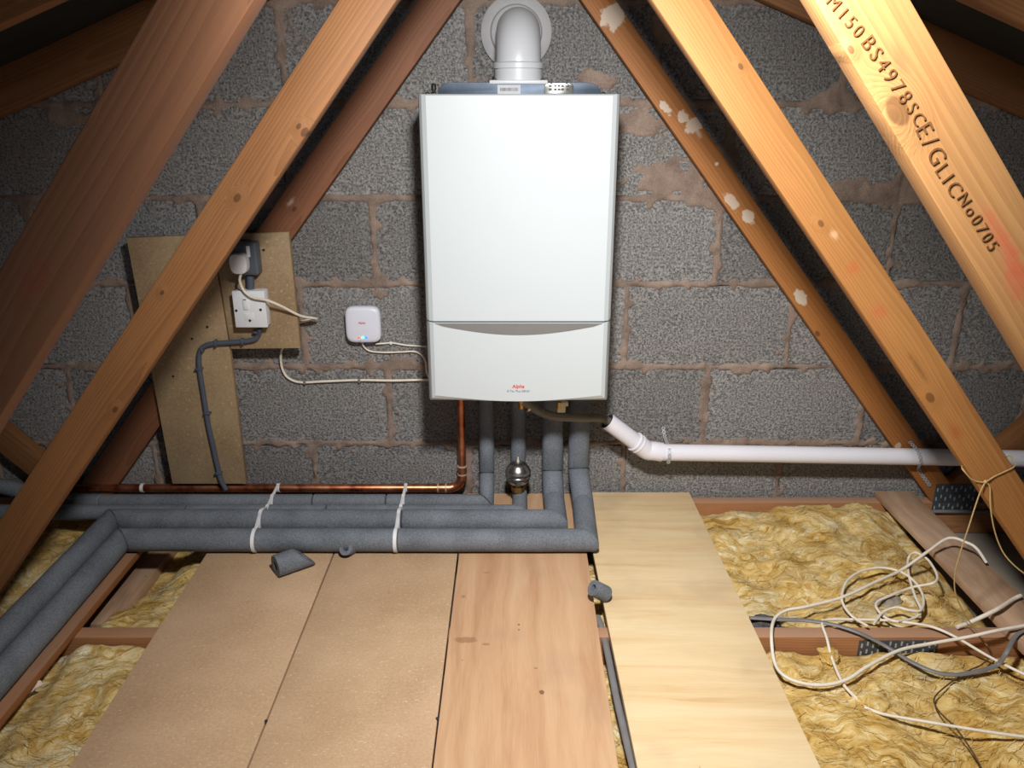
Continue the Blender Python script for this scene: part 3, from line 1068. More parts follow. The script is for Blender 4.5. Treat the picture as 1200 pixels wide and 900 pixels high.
for px in (501, 509, 707):
    p = PY(px, 110, -0.22)
    MB().lathe([(0.006, 0), (0.006, 0.0025), (0.003, 0.005)], Matrix.Translation((p.x, -0.22, zt_ - 0.001)), 12).build('screw', M['chrome'], boiler, 30)

# ---- flue elbow
fy = -0.145
fx = PY(607.5, 80, fy).x
zf0 = PY(608, 97, fy - 0.06).z
flue = thing('flue_elbow', (fx, fy, zf0), 'white flue elbow rising from the boiler top and turning into the wall', 'flue pipe')
fr = abs(PY(635, 60, fy - 0.05).x - PY(581, 60, fy - 0.05).x) / 2
wc = PY(605, 38, -0.008)
zc = wc.z
Rb = 0.085
path = [Vector((fx, fy, zf0 + 0.0))]
zbend = zc - Rb
path.append(Vector((fx, fy, zbend)))
for i in range(1, 11):
    a = math.pi / 2 * i / 10
    path.append(Vector((fx, fy + Rb - Rb * math.cos(a), zbend + Rb * math.sin(a))))
path.append(Vector((fx, 0.02, zc)))
MB().tube(path, fr, 40).build('elbow_pipe', M['flue'], flue, 40)
T = Matrix.Translation((fx, fy, zf0))
h1 = PY(608, 72, fy - 0.055).z - zf0
h0 = PY(608, 80, fy - 0.055).z - zf0
MB().lathe([(fr + 0.0035, 0.004), (fr + 0.0035, h0), (fr + 0.0065, h0 + 0.001), (fr + 0.0065, h1 - 0.002), (fr + 0.004, h1), (fr - 0.003, h1 + 0.0015)], T, 48).build('socket_collar', M['flue'], flue, 30)
e = 0.062
mb = MB().box((fx - e - 0.002, fy - e + 0.004, zf0 - 0.003), (fx + e + 0.002, fy + e, zf0 + 0.006), 0.003)
fl_ = mb.build('base_flange', M['flue'], flue, 30)
for s in (-1, 1):
    MB().lathe([(0.004, 0), (0.004, 0.002), (0.002, 0.003)], Matrix.Translation((fx + s * 0.052, fy - 0.05, zf0 + 0.006)), 10).build('screw', M['dark'], fl_, None)
rdisc = abs(PY(646.5, 38, -0.008).x - PY(563.5, 38, -0.008).x) / 2
MB().lathe([(fr + 0.001, 0.0), (rdisc, 0.0), (rdisc, 0.004), (rdisc - 0.004, 0.006), (fr + 0.012, 0.007), (fr + 0.008, 0.013), (fr + 0.0015, 0.014)],
           Matrix.Translation((wc.x, -0.004, zc)) @ Matrix.Rotation(math.pi / 2, 4, 'X'), 56).build('wall_collar', M['flange'], flue, 30)

# ================================================================== PIPES
RB, RS = 0.0285, 0.0205
def sleeve_run(name, label, path, r, cuts=(), group='foam insulated pipes', mat='foam'):
    """path: polyline with mitred corners; every straight stretch is its own sleeve, further split at cuts {segment: [fractions]}"""
    root = thing(name, path[0], label, 'pipe', group)
    cuts = dict(cuts)
    P = [Vector(p) for p in path]
    n = 22
    # rings at the vertices with mitre planes
    dirs = [(P[i + 1] - P[i]).normalized() for i in range(len(P) - 1)]
    u = (Vector((0, 0, 1)) if abs(dirs[0].z) < 0.9 else Vector((1, 0, 0))).cross(dirs[0]).normalized()
    us = [u]
    for i in range(1, len(dirs)):
        ax = dirs[i - 1].cross(dirs[i])
        if ax.length > 1e-6:
            u = Matrix.Rotation(dirs[i - 1].angle(dirs[i]), 3, ax.normalized()) @ u
        us.append(u)
    for s, d in enumerate(dirs):
        u = us[s]; w = d.cross(u)
        def ring(p, pl, rr):
            out = []
            for k in range(n):
                a = 2 * math.pi * k / n
                off = u * (math.cos(a) * rr) + w * (math.sin(a) * rr)
                off = off - d * (off.dot(pl) / d.dot(pl))
                out.append(p + off)
            return out
        pl0 = (dirs[s - 1] + d).normalized() if s else d
        pl1 = (d + dirs[s + 1]).normalized() if s < len(dirs) - 1 else d
        stops = [0.0] + list(cuts.get(s, [])) + [1.0]
        Ls = (P[s + 1] - P[s]).length
        for c in range(len(stops) - 1):
            a, b = P[s].lerp(P[s + 1], stops[c]), P[s].lerp(P[s + 1], stops[c + 1])
            if c > 0: a = a + d * 0.0008
            if c < len(stops) - 2: b = b - d * 0.0008
            q0 = pl0 if c == 0 else d
            q1 = pl1 if c == len(stops) - 2 else d
            bev = 0.0035
            k0 = r - bev
            rings = [ring(a, q0, k0), ring(a + d * 0.003, q0, r)]
            m = max(2, int((b - a).length / 0.06))
            for i in range(1, m):
                qq = d
                rings.append(ring(a.lerp(b, i / m), q0.lerp(q1, i / m) if (s > 0 or s < len(dirs) - 1) else d, r * (1 + 0.012 * math.sin(i * 2.3 + s))))
            rings += [ring(b - d * 0.003, q1, r), ring(b, q1, k0)]
            MB().loft(rings).build('foam_sleeve', M[mat], root, 40)
    return root

def Xat(px, py, Y, Z):
    """x of a pixel column at a known Y"""
    return PY(px, py, Y).x
# run distances from the wall
Y4, Y3, Y2, Y1 = -(CAMD - 1.735), -(CAMD - 1.833), -(CAMD - 1.893), -(CAMD - 1.952)
XL4, XL3 = -0.964, -1.032
zb_in = zb_ + 0.001
p4 = sleeve_run('insulated_pipe', 'thick grey foam pipe nearest the condensate hose, outermost of the floor runs',
    [(Xat(679, 500, -0.07, 0), -0.072, zb_in), (Xat(679, 500, -0.07, 0), -0.072, 0.098), (Xat(684, 590, -0.2, 0) + 0.002, -0.16, 0.040), (Xat(688, 625, Y4, 0), Y4, RB + 0.002), (XL4, Y4, RB + 0.003), (XL4, -2.45, RB + 0.003)], RB,
    {3: [(Xat(688, 625, Y4, 0) - Xat(466, 628, Y4, 0)) / (Xat(688, 625, Y4, 0) - XL4), (Xat(688, 625, Y4, 0) - Xat(299, 628, Y4, 0)) / (Xat(688, 625, Y4, 0) - XL4)],
     4: [(PZ(85, 692, RB).y * -1 + Y4) / (2.45 + Y4)]})
x3 = Xat(648, 500, -0.07, 0)
p3 = sleeve_run('insulated_pipe', 'thick grey foam pipe running between the outermost and the thinner floor runs',
    [(x3, -0.072, zb_in), (x3, -0.072, 0.092), (x3 + 0.002, -0.14, 0.040), (x3 + 0.004, Y3, RB + 0.002), (XL3, Y3, RB + 0.003), (XL3, -2.45, RB + 0.003)], RB,
    {3: [(x3 - Xat(470, 607, Y3, 0)) / (x3 - XL3), (x3 - Xat(307, 607, Y3, 0)) / (x3 - XL3)], 4: [(PZ(45, 690, RB).y * -1 + Y3) / (2.45 + Y3)]})
x2 = Xat(607.5, 500, -0.055, 0)
p2 = sleeve_run('insulated_pipe', 'thin grey foam pipe that carries the round steel shock arrestor',
    [(x2, -0.050, zb_in), (x2, -0.050, 0.045), (x2 + 0.004, -0.085, RS + 0.003), (x2 + 0.004, Y2, RS + 0.001), (-1.75, Y2, RS + 0.001)], RS,
    {3: [0.29, 0.5]})
x1p = Xat(570, 500, -0.06, 0)
p1 = sleeve_run('insulated_pipe', 'thin grey foam pipe beside the bare copper pipe, nearest the wall',
    [(x1p, -0.050, zb_in), (x1p, -0.050, 0.075), (x1p, Y1, RS + 0.001), (-1.12, Y1, RS + 0.001), (-1.22, Y1, RS + 0.004), (-1.50, Y1, 0.10)], RS, {2: [0.26, 0.45]})
# dark slit along the outermost run
sa, sb = Xat(299, 633, Y4, 0), Xat(148, 633, Y4, 0)
yy, zz = Y4 - RB * 0.97, RB + 0.003 - RB * 0.42
MB().box((sb, yy + 0.002, zz - 0.0012), (sa, yy + 0.0045, zz + 0.0012)).build('slit', M['slit'], p4, None)

# copper pipe
xc = Xat(541, 520, -0.045, 0)
YC, ZCu = -0.052, 0.030
cr = 0.011
copper = thing('copper_pipe', (xc, -0.045, ZCu), 'bare copper pipe dropping from the boiler and running along the wall', 'pipe')
pth = [Vector((xc, -0.045, zb_in)), Vector((xc, -0.046, ZCu + 0.035))]
for i in range(1, 7):
    a = math.pi / 2 * i / 7
    pth.append(Vector((xc - 0.035 + 0.035 * math.cos(a), -0.049, ZCu + 0.035 - 0.035 * math.sin(a))))
pth += [Vector((xc - 0.035, YC, ZCu)), Vector((xc - 0.6, YC, ZCu)), Vector((-1.75, YC, ZCu))]
MB().tube(pth, cr, 18).build('tube', M['copper'], copper, 40)
q = [Vector((xc, -0.0455, ZCu + 0.066)), Vector((xc, -0.046, ZCu + 0.035))] + pth[2:8] + [Vector((xc - 0.035, YC, ZCu)), Vector((xc - 0.070, YC, ZCu))]
MB().tube(q, cr + 0.0018, 18).build('elbow_fitting', M['copper'], copper, 40)
for zz in (ZCu + 0.064, ZCu + 0.040):
    MB().lathe([(cr + 0.001, -0.003), (cr + 0.0032, -0.0015), (cr + 0.0032, 0.0015), (cr + 0.001, 0.003)], Matrix.Translation((xc, -0.0456, zz)), 18).build('solder_ring', M['solder'], copper, 40)
for xx in (xc - 0.068, xc - 0.046):
    MB().lathe([(cr + 0.001, -0.003), (cr + 0.003, -0.0015), (cr + 0.003, 0.0015), (cr + 0.001, 0.003)], Matrix.Translation((xx, YC, ZCu)) @ Matrix.Rotation(math.pi / 2, 4, 'Y'), 18).build('solder_ring', M['solder'], copper, 40)

# shock arrestor standing on the thin pipe
ap = PY(607, 573, -0.100)
arr = thing('shock_arrestor', (ap.x, -0.100, ap.z - 0.01), 'round polished steel shock arrestor on a brass nut under the boiler', 'valve')
T = Matrix.Translation((ap.x, -0.100, ap.z - 0.01))
k = 0.0185 / 0.034
MB().lathe([(0.010, -0.02), (0.010, 0.004), (0.018, 0.005), (0.018, 0.018), (0.012, 0.020), (0.012, 0.026)], T, 6).build('brass_nut', M['brass'], arr, 20)
MB().lathe([(0.012, 0.024), (0.021, 0.028), (0.031, 0.038), (0.0345, 0.050), (0.0345, 0.053), (0.0325, 0.055), (0.0345, 0.057), (0.0345, 0.066), (0.030, 0.076), (0.026, 0.080), (0.024, 0.084), (0.016, 0.089), (0.006, 0.091), (0.003, 0.091)], T, 36).build('steel_bulb', M['chrome'], arr, 50)
MB().lathe([(0.0035, 0.090), (0.0035, 0.096), (0.002, 0.098), (0.002, 0.106)], T, 10).build('valve_stem', M['cream'], arr, 40)

# zip ties round the runs
def band(c, d, r, w=0.0085, t=0.0014):
    d = Vector(d).normalized()
    rot = d.to_track_quat('Z', 'Y').to_matrix().to_4x4()
    Mx = Matrix.Translation(c) @ rot
    return MB().lathe([(r, -w / 2), (r + t, -w / 2), (r + t, w / 2), (r, w / 2)], Mx, 26)
tie_no = 0
def tie(label, items, group='white zip ties round the pipe runs'):
    c0 = items[0][0]
    root = thing('zip_tie', c0, label, 'zip tie', group)
    for (c, r) in items:
        band(Vector(c), (1, 0, 0.0), r + 0.0004).build('strap', M['tie'], root, 30)
    for (c, r), (c2, r2) in zip(items[:-1], items[1:]):
        a = Vector(c) + Vector((0, 0.4 * r, r * 0.92 + 0.001)); b = Vector(c2) + Vector((0, -0.4 * r2, r2 * 0.92 + 0.001))
        MB().tube([a, b], 0.0042, 8, True, False, 0.35).build('link_strap', M['tie'], root, 30)
    return root
def tie_items(px):
    return [((PY(px[0], 628, Y4).x, Y4, RB + 0.0025), RB), ((PY(px[1], 607, Y3).x, Y3, RB + 0.0025), RB), ((PY(px[2], 596, Y2).x, Y2, RS + 0.001), RS),
            ((PY(px[3], 585, Y1).x, Y1, RS + 0.001), RS), ((PY(px[4], 575, YC).x, YC, ZCu), cr)]
tie('white zip tie strapping all five pipes above the small foam offcut', tie_items((464, 468, 470, 473, 476)))
tie('white zip tie strapping all five pipes above the foam wedge', tie_items((299, 307, 314, 320, 327)))
tie('small white zip tie round the copper pipe alone, close to the wall board', [((PY(168, 575, YC).x, YC, ZCu), cr)])

# PVC condensate pipe with hose, straps
YP = -0.078
pr = abs((PY(900, 543, YP) - PY(900, 525, YP)).z) / 2
pvc = thing('pvc_waste_pipe', PY(757, 532, YP), 'white plastic waste pipe sloping away from the boiler along the wall', 'pipe')
A0 = PY(711, 493, -0.105); A1 = PY(757, 527, YP); A2 = PY(776, 530, YP); A3 = PY(1205, 537.5, YP); A4 = A3 + (A3 - A2) * 0.9
MB().tube([A0, A1 + (A0 - A1) * 0.05], pr, 24, False).build('sloping_length', M['pvc'], pvc, 40)
MB().tube([A0 + (A1 - A0) * 0.02, A0 + (A1 - A0) * 0.2], pr * 0.9, 24).build('pipe_mouth', M['seam'], pvc, 40)
MB().tube(spline([A0.lerp(A1, 0.72), A0.lerp(A1, 0.9), A1 + Vector((0.004, 0, -0.002)), A1.lerp(A2, 0.5), A2], 5), pr + 0.003, 24).build('bend_fitting', M['pvc'], pvc, 40)
MB().tube([A2 - (A3 - A2) * 0.01, A3, A4], pr, 24).build('straight_length', M['pvc'], pvc, 40)
for f in (0.72, 0.80):
    c = A0.lerp(A1, f)
    d = A1 - A0
    rot = d.to_track_quat('Z', 'Y').to_matrix().to_4x4()
    MB().lathe([(pr + 0.002, -0.0022), (pr + 0.0048, -0.0018), (pr + 0.0048, 0.0018), (pr + 0.002, 0.0022)], Matrix.Translation(c) @ rot, 26).build('socket_rim', M['pvc'], pvc, 40)
hs = spline([PY(612, 474, -0.17) + Vector((0, 0, 0.01)), PY(632, 482, -0.165), PY(652, 488, -0.155), PY(680, 489.5, -0.135), PY(705, 490, -0.115), PY(716, 497, -0.102)], 8)
hose = thing('condensate_hose', hs[0], 'ribbed grey-brown hose running from under the boiler into the white waste pipe', 'hose')
rads = [0.0105 + (0.0010 if i % 2 else 0.0) for i in range(len(hs) * 1)]
hp = spline(hs, 2)
MB().tube(hp, [0.0108 + (0.0009 if i % 2 else -0.0003) for i in range(len(hp))], 16).build('ribbed_tube', M['hose'], hose, 40)
p = PY(611, 474, -0.17)
MB().lathe([(0.006, -0.012), (0.008, -0.010), (0.008, 0.004), (0.011, 0.005), (0.011, 0.012)], Matrix.Translation((p.x, -0.17, p.z)), 12).build('brass_spigot', M['brass'], hose, 40)
p = PY(619, 476, -0.165)
band(p + Vector((0.002, 0, -0.004)), hs[6] - hs[4], 0.0115, 0.006, 0.002).build('hose_clip', M['chrome'], hose, 30)
# cream valve tap
p = PY(658, 478, -0.19)
valve = thing('filling_valve', p, 'small cream valve lever hanging under the boiler beside the hose', 'valve')
MB().box((p.x - 0.011, -0.195, p.z - 0.012), (p.x + 0.010, -0.178, p.z + 0.016), 0.003).build('lever', M['cream'], valve, 30)
MB().box((p.x + 0.006, -0.193, p.z + 0.004), (p.x + 0.017, -0.180, p.z + 0.016), 0.003).build('lever_wing', M['cream'], valve, 30)
MB().lathe([(0.005, -0.01), (0.006, 0.0), (0.006, 0.014)], Matrix.Translation((p.x - 0.006, -0.19, p.z + 0.002)) , 12).build('spindle', M['brass'], valve, 30)

def perforated_strap(label, pts, group, front):
    """twisted band with round eyes along the points"""
    root = thing('perforated_strap', pts[0], label, 'fixing strap', group)
    P = spline(pts, 6)
    # resample
    L = [0.0]
    for i in range(1, len(P)): L.append(L[-1] + (P[i] - P[i - 1]).length)
    s, k = 0.0, 0
    while s <= L[-1]:
        i = max(j for j in range(len(L)) if L[j] <= s + 1e-9)
        i = min(i, len(P) - 2)
        t = (s - L[i]) / max(1e-9, L[i + 1] - L[i])
        c = P[i].lerp(P[i + 1], t)
        d = (P[i + 1] - P[i]).normalized()
        n = Vector((0, -1, 0))
        if k % 2 == 0 or True:
            mb = MB()
            m = 14
            u = d; w = n.cross(d).normalized(); n2 = u.cross(w)
            rings = []
            for (r_, o_) in ((0.0026, 0.0), (0.0058, 0.0), (0.0058, 0.0012), (0.0026, 0.0012), (0.0026, 0.0)):
                rings.append([c + u * (r_ * math.cos(2 * math.pi * q / m)) + w * (r_ * 0.86 * math.sin(2 * math.pi * q / m)) + n2 * o_ for q in range(m)])
            mb.loft(rings, False, False)
            mb.build('eye', M['strap'], root, 30)
        s += 0.0112
        k += 1
    return root
zoff = pr + 0.002
c = PY(782, 532, YP)
perforated_strap('perforated steel strap holding the white waste pipe to the wall beside its bend',
    [Vector((c.x - 0.001, -0.006, c.z + pr + 0.022)), Vector((c.x, -0.03, c.z + pr + 0.006)), Vector((c.x + 0.001, YP - 0.012, c.z + pr * 0.95)), Vector((c.x + 0.001, YP - zoff, c.z + 0.004)), Vector((c.x + 0.001, YP - pr * 0.75, c.z - pr * 0.75))], 'perforated straps', 0)
c = PY(1074, 535, YP)
perforated_strap('perforated steel strap hanging the white waste pipe from the brown truss web',
    [Vector((PY(1067, 518, YT[0] - 0.004).x, YT[0] - 0.004, PY(1067, 518, YT[0]).z)), Vector((c.x - 0.006, YP - 0.012, c.z + pr * 0.95)), Vector((c.x + 0.0, YP - zoff, c.z)), Vector((c.x + 0.003, YP - pr * 0.8, c.z - pr * 0.8)),
     PY(1077, 551, YT[0] - 0.006), PY(1089, 568, YT[0] - 0.004)], 'perforated straps', 0)

# ================================================================== WALL BOARD AND ELECTRICS
YB = -0.070
def wall_poly(name, px, th, mat, label, cat, group=None):
    pts = [PY(a, b, YB) for a, b in px]
    o = MB().prism(pts, (0, th, 0), 0.001).build(name, mat, None, 30)
    return tag(o, label, cat, group)
bl = wall_poly('backing_board', [(148, 279), (247, 275), (269, 409), (288.3, 567), (202, 567)], 0.0178, M['chip_wall'],
          'tall strip of brown chipboard on the wall carrying the grey conduit', 'board', 'chipboard backing on the wall')
br = wall_poly('backing_board', [(249, 275), (338, 272), (352, 408), (270.5, 409)], 0.0178, M['chip_wall'],
          'square piece of brown chipboard carrying the white switch and grey socket', 'board', 'chipboard backing on the wall')
for px, py in ((225, 397), (203, 441), (243, 383), (309, 293)):
    p = PY(px, py, YB)
    MB().lathe([(0.0032, 0.0), (0.0032, 0.0012), (0.001, 0.0014)], Matrix.Translation((p.x, YB, p.z)) @ Matrix.Rotation(math.pi / 2, 4, 'X'), 10).build('screw', M['dark'], br if px > 300 else bl, None)

def box_px(a, b, Y0, Y1, bev):
    """a,b pixel corners seen on the front plane Y1"""
    p, q = PY(a[0], a[1], Y1), PY(b[0], b[1], Y1)
    return (p.x, Y1, q.z), (q.x, Y0, p.z)
# white fused switch
YS = YB - 0.040
a, b = box_px((271, 341), (314, 384), YB - 0.0006, YS, 0.003)
sw = thing('fused_switch', ((a[0] + b[0]) / 2, YB, a[2]), 'white square fused switch box on the chipboard under the grey socket', 'switch')
MB().box((a[0] + 0.002, YS + 0.008, a[2] + 0.001), (b[0] - 0.001, b[1], b[2] - 0.001), 0.004).build('back_box', M['socket'], sw, 30)
fpx = MB().box((a[0], YS, a[2]), (b[0], YS + 0.0085, b[2]), 0.0025).build('face_plate', M['socket'], sw, 30)
def on(px, py, Y): return PY(px, py, Y)
p, q = on(284.5, 350, YS), on(291.5, 362.5, YS)
MB().box((p.x, YS - 0.004, q.z), (q.x, YS + 0.001, p.z), 0.0012).build('rocker', M['socket'], fpx, 30)
MB().box((p.x + 0.002, YS - 0.0044, p.z - 0.003), (q.x - 0.003, YS - 0.0038, p.z - 0.001)).build('rocker_mark', M['dark'], fpx, None)
p, q = on(286, 367, YS), on(298, 375, YS)
MB().box((p.x, YS - 0.0014, q.z), (q.x, YS + 0.001, p.z), 0.0008).build('fuse_holder', M['socket'], fpx, 30)
for px, py in ((277, 364), (305.5, 363), (293, 375.5)):
    s_ = on(px, py, YS)
    MB().lathe([(0.0032, 0.0), (0.0032, 0.0016), (0.0016, 0.002)], Matrix.Translation((s_.x, YS, s_.z)) @ Matrix.Rotation(math.pi / 2, 4, 'X'), 12).build('screw', M['dark'], fpx, None)
# grey socket box with plug
YG = YB - 0.038
a, b = box_px((268, 284), (303.5, 323), YB - 0.0006, YG, 0.004)
so = thing('socket_outlet', ((a[0] + b[0]) / 2, YB, a[2]), 'grey plastic socket box on the chipboard above the white switch', 'socket')
MB().box((a[0], YG, a[2]), (b[0], b[1], b[2]), 0.007, 3).build('housing', M['greybox'], so, 30)
MB().box((a[0] + 0.006, YG - 0.002, a[2] + 0.006), (b[0] - 0.006, YG + 0.001, b[2] - 0.006), 0.001).build('face_rim', M['conduit'], so, 30)
p, q = on(288.5, 288, YG), on(294, 301, YG)
MB().box((p.x, YG - 0.005, q.z), (q.x, YG, p.z), 0.0012).build('rocker', M['socket'], so, 30)
p = on(305.5 - 12, 330, YB - 0.012)
MB().tube([PY(293, 322, YB - 0.014), PY(294, 343, YB - 0.014)], 0.010, 14).build('conduit_stub', M['conduit'], so, 40)
YPl = YG - 0.026
pa, pb = on(266.5, 298, YPl), on(290.5, 322, YPl)
plug = thing('mains_plug', ((pa.x + pb.x) / 2, YG, pb.z), 'white three-pin plug pushed into the grey socket', 'plug')
cx, cz = (pa.x + pb.x) / 2, (pa.z + pb.z) / 2
w, h = (pb.x - pa.x) / 2, (pa.z - pb.z) / 2
def sup(w, h, y, m=28, e=3.2, dx=0):
    out = []
    for i in range(m):
        t = 2 * math.pi * i / m
        cs, sn = math.cos(t), math.sin(t)
        xx = math.copysign(abs(cs) ** (2 / e), cs) * w * (1.0 - 0.12 * (sn < 0) * abs(sn))
        out.append(Vector((cx + dx + xx, y, cz + math.copysign(abs(sn) ** (2 / e), sn) * h)))
    return out
MB().loft([sup(w, h, YG - 0.0025), sup(w, h, YPl + 0.008), sup(w * 0.95, h * 0.95, YPl + 0.002), sup(w * 0.8, h * 0.8, YPl)]).build('plug_body', M['socket'], plug, 40)
# flex from the plug round behind the board, and the lead along the wall
yc = YPl + 0.012
flex = spline([Vector((cx + 0.002, yc, cz - h + 0.002)), PY(281, 329, YPl + 0.012), PY(286, 341, YS - 0.010), PY(296, 348.5, YS - 0.010), PY(313, 352, YS - 0.008), PY(330, 359, YS + 0.01), PY(352, 370, YB + 0.0), PY(371, 373.5, -0.030), PY(362, 375, -0.020), PY(347, 380, -0.026), PY(337, 396, -0.032), PY(329.5, 411, -0.026)], 8)
MB().tube(flex, 0.0034, 12).build('flex', M['cable'], plug, 40)
lead = spline([PY(329.5, 411, -0.026), PY(329, 422, -0.014), PY(331.5, 434, -0.008), PY(338, 443, -0.008), PY(352, 448, -0.008), PY(380, 447, -0.008), PY(420, 445.5, -0.008), PY(460, 446, -0.008), PY(500, 445, -0.008), PY(515, 445, -0.008)], 8)
wl = thing('boiler_lead', lead[0], 'white lead clipped along the wall from chipboard to boiler side', 'cable')
MB().tube(lead, 0.0034, 12).build('flex', M['cable'], wl, 40)
for px, py in ((357, 447.5), (421, 445.5)):
    p = PY(px, py, -0.008)
    MB().box((p.x - 0.0035, -0.0125, p.z - 0.0065), (p.x + 0.0035, -0.0005, p.z + 0.0055), 0.001).build('cable_clip', M['greycable'], wl, 30)
# grey conduit cable down the board
YCd = YB - 0.0075
cd = spline([PY(304, 384, YB - 0.018), PY(303, 392, YCd), PY(296, 398.5, YCd), PY(275, 401, YCd), PY(252, 402.5, YCd), PY(240, 405.5, YCd), PY(234, 413, YCd), PY(233.5, 430, YCd), PY(238, 460, YCd), PY(243.5, 495, YCd), PY(250, 525, YCd), PY(256, 552, YCd), PY(259, 563, YCd - 0.002), PY(265, 574, YCd - 0.004)], 7)
cond = thing('conduit_cable', cd[0], 'dark grey cable clipped down the tall chipboard strip from the switch', 'cable')
MB().tube(cd, 0.0068, 14).build('sheath', M['conduit'], cond, 40)
for px, py, r in ((284, 400, 0), (253, 402, 0), (237, 409, 0), (233.5, 432, 1), (243, 484, 1), (256, 554, 1), (301, 389, 1)):
    p = PY(px, py, YCd)
    hx, hz = (0.009, 0.0032) if r else (0.0032, 0.009)
    MB().box((p.x - hx, YCd - 0.0085, p.z - hz), (p.x + hx, YB - 0.0002, p.z + hz), 0.0016).build('saddle_clip', M['conduit'], cond, 30)
    MB().lathe([(0.002, 0), (0.002, 0.002)], Matrix.Translation((p.x - (0.007 if r else 0), YCd - 0.0075, p.z - (0 if r else 0.007))) @ Matrix.Rotation(math.pi / 2, 4, 'X'), 8).build('clip_nail', M['galv'], cond, None)

# receiver hub
YH = -0.034
a, b = PY(402.5, 360, YH), PY(447, 402.5, YH)
cx, cz = (a.x + b.x) / 2, (a.z + b.z) / 2
w, h = (b.x - a.x) / 2, (a.z - b.z) / 2
hub = thing('receiver_hub', (cx, -0.002, b.z), 'white rounded square receiver with red lettering and coloured lights on the blockwork', 'receiver')
def sup2(w, h, y, e=5.0, m=48):
    out = []
    for i in range(m):
        t = 2 * math.pi * i / m
        cs, sn = math.cos(t), math.sin(t)
        out.append(Vector((cx + math.copysign(abs(cs) ** (2 / e), cs) * w, y, cz + math.copysign(abs(sn) ** (2 / e), sn) * h)))
    return out
MB().loft([sup2(w * 0.9, h * 0.9, -0.0015), sup2(w * 0.98, h * 0.98, -0.012), sup2(w, h, -0.020), sup2(w * 0.985, h * 0.985, YH + 0.006), sup2(w * 0.93, h * 0.93, YH + 0.0015), sup2(w * 0.8, h * 0.8, YH)]).build('case', M['hub'], hub, 50)
wall_text('Alpha', 419.5, 428, 378.5, YH - 0.0003, M['red'], hub, 0.18, 0.02)
for px, mt in ((420.5, 'led_red'), (425, 'led_green'), (429.5, 'led_blue')):
    p = PY(px, 395.5, YH + 0.001)
    MB().lathe([(0.0034, 0), (0.0034, 0.0016), (0.0022, 0.0022)], Matrix.Translation((p.x, YH + 0.001, p.z)) @ Matrix.Rotation(math.pi / 2, 4, 'X'), 14).build('status_light', M[mt], hub, 40)
for px0, px1 in ((419.5, 423), (427, 430.5)):
    a_, b_ = PY(px0, 399.7, YH), PY(px1, 400.2, YH)
    MB().box((a_.x, YH + 0.0008, b_.z), (b_.x, YH + 0.0018, a_.z)).build('light_caption', M['led_blue'] if px0 > 425 else M['red'], hub, None)
for pts in (((440, 403, -0.012), (450, 402.5, -0.007), (460, 402, -0.006), (475, 404.5, -0.006), (490, 405.5, -0.006), (512, 406, -0.007)),
            ((424, 401, -0.014), (427, 407, -0.008), (434, 411.5, -0.006), (450, 413, -0.006), (470, 412.5, -0.006), (485, 412, -0.006), (494, 416, -0.006), (498.5, 424, -0.007), (500, 436, -0.010), (504, 446, -0.012))):
    MB().tube(spline([PY(*p) for p in pts], 7), 0.0024, 10).build('lead', M['cable'], hub, 40)
p = PY(458, 402, -0.006)
MB().box((p.x - 0.003, -0.010, p.z - 0.004), (p.x + 0.003, 0.0, p.z + 0.004), 0.001).build('cable_clip', M['socket'], hub, 30)

# ================================================================== SMALL THINGS ON THE FLOOR
def foam_piece(name, label, c, axis, r, L, cut0=0.0, cut1=0.0, half=False, bore=0.42):
    """short offcut of split foam tube lying on the boards; cut0/cut1 = slant of its ends"""
    d = Vector(axis).normalized()
    u = d.cross(Vector((0, 0, 1))).normalized()
    w = u.cross(d).normalized()
    n = 26
    a0, a1 = (0.0, 2 * math.pi)
    rings = []
    def ring(s, rr, cut):
        out = []
        for k in range(n):
            a = 2 * math.pi * k / n
            off = u * (math.cos(a) * rr) + w * (math.sin(a) * rr)
            out.append(Vector(c) + d * (s + cut * (math.sin(a) * rr)) + off)
        return out
    mb = MB()
    rings = [ring(-L / 2, r * bore, cut0), ring(-L / 2, r * 0.95, cut0), ring(-L / 2 + 0.003, r, cut0), ring(L / 2 - 0.003, r, cut1), ring(L / 2, r * 0.95, cut1), ring(L / 2, r * bore, cut1), ring(-L / 2, r * bore, cut0)]
    mb.loft(rings, False, False)
    o = mb.build(name, M['foam'], None, 40)
    return tag(o, label, 'foam offcut', 'foam offcuts on the boards')
c = PZ(341, 669, 0.0)
foam_piece('foam_offcut', 'grey foam tube offcut cut to a long wedge, lying on the hardboard', (c.x, c.y, 0.0265), (0.72, 0.55, 0), 0.0265, 0.072, 0.0, -0.95, bore=0.42)
c = PZ(409, 650, 0.0)
foam_piece('foam_offcut', 'tiny grey foam offcut with its bore facing up, touching the floor run', (c.x, c.y - 0.002, 0.0195), (0.2, 0.8, -0.45), 0.0175, 0.030, 0.3, -0.3, bore=0.42)
c = PZ(703, 708, 0.0)
foam_piece('foam_offcut', 'light grey foam tube offcut bridging the gap between the plywood boards', (c.x, c.y + 0.012, 0.026), (0.62, 0.25, -0.5), 0.0185, 0.042, 0.0, 0.0, bore=0.42)
# white scrap by the bearer plank
c = PZ(36, 806, -0.03)
mb = MB()
V = []
rr = random.Random(2)
ring0 = [Vector((c.x + 0.02 * math.cos(t) * (1 + 0.25 * math.sin(3 * t)), c.y + 0.012 * math.sin(t), -0.035 + 0.010 * math.cos(t))) for t in [2 * math.pi * i / 12 for i in range(12)]]
mb.loft([[p + Vector((0, 0, 0)) for p in ring0], [p.lerp(c, 0.1) + Vector((0, 0, 0.010)) for p in ring0], [p.lerp(c, 0.55) + Vector((0, 0, 0.016)) for p in ring0]])
tag(mb.build('plaster_scrap', M['paper'], None, 50), 'small crumpled white scrap on the wool beside the bearer plank', 'scrap')
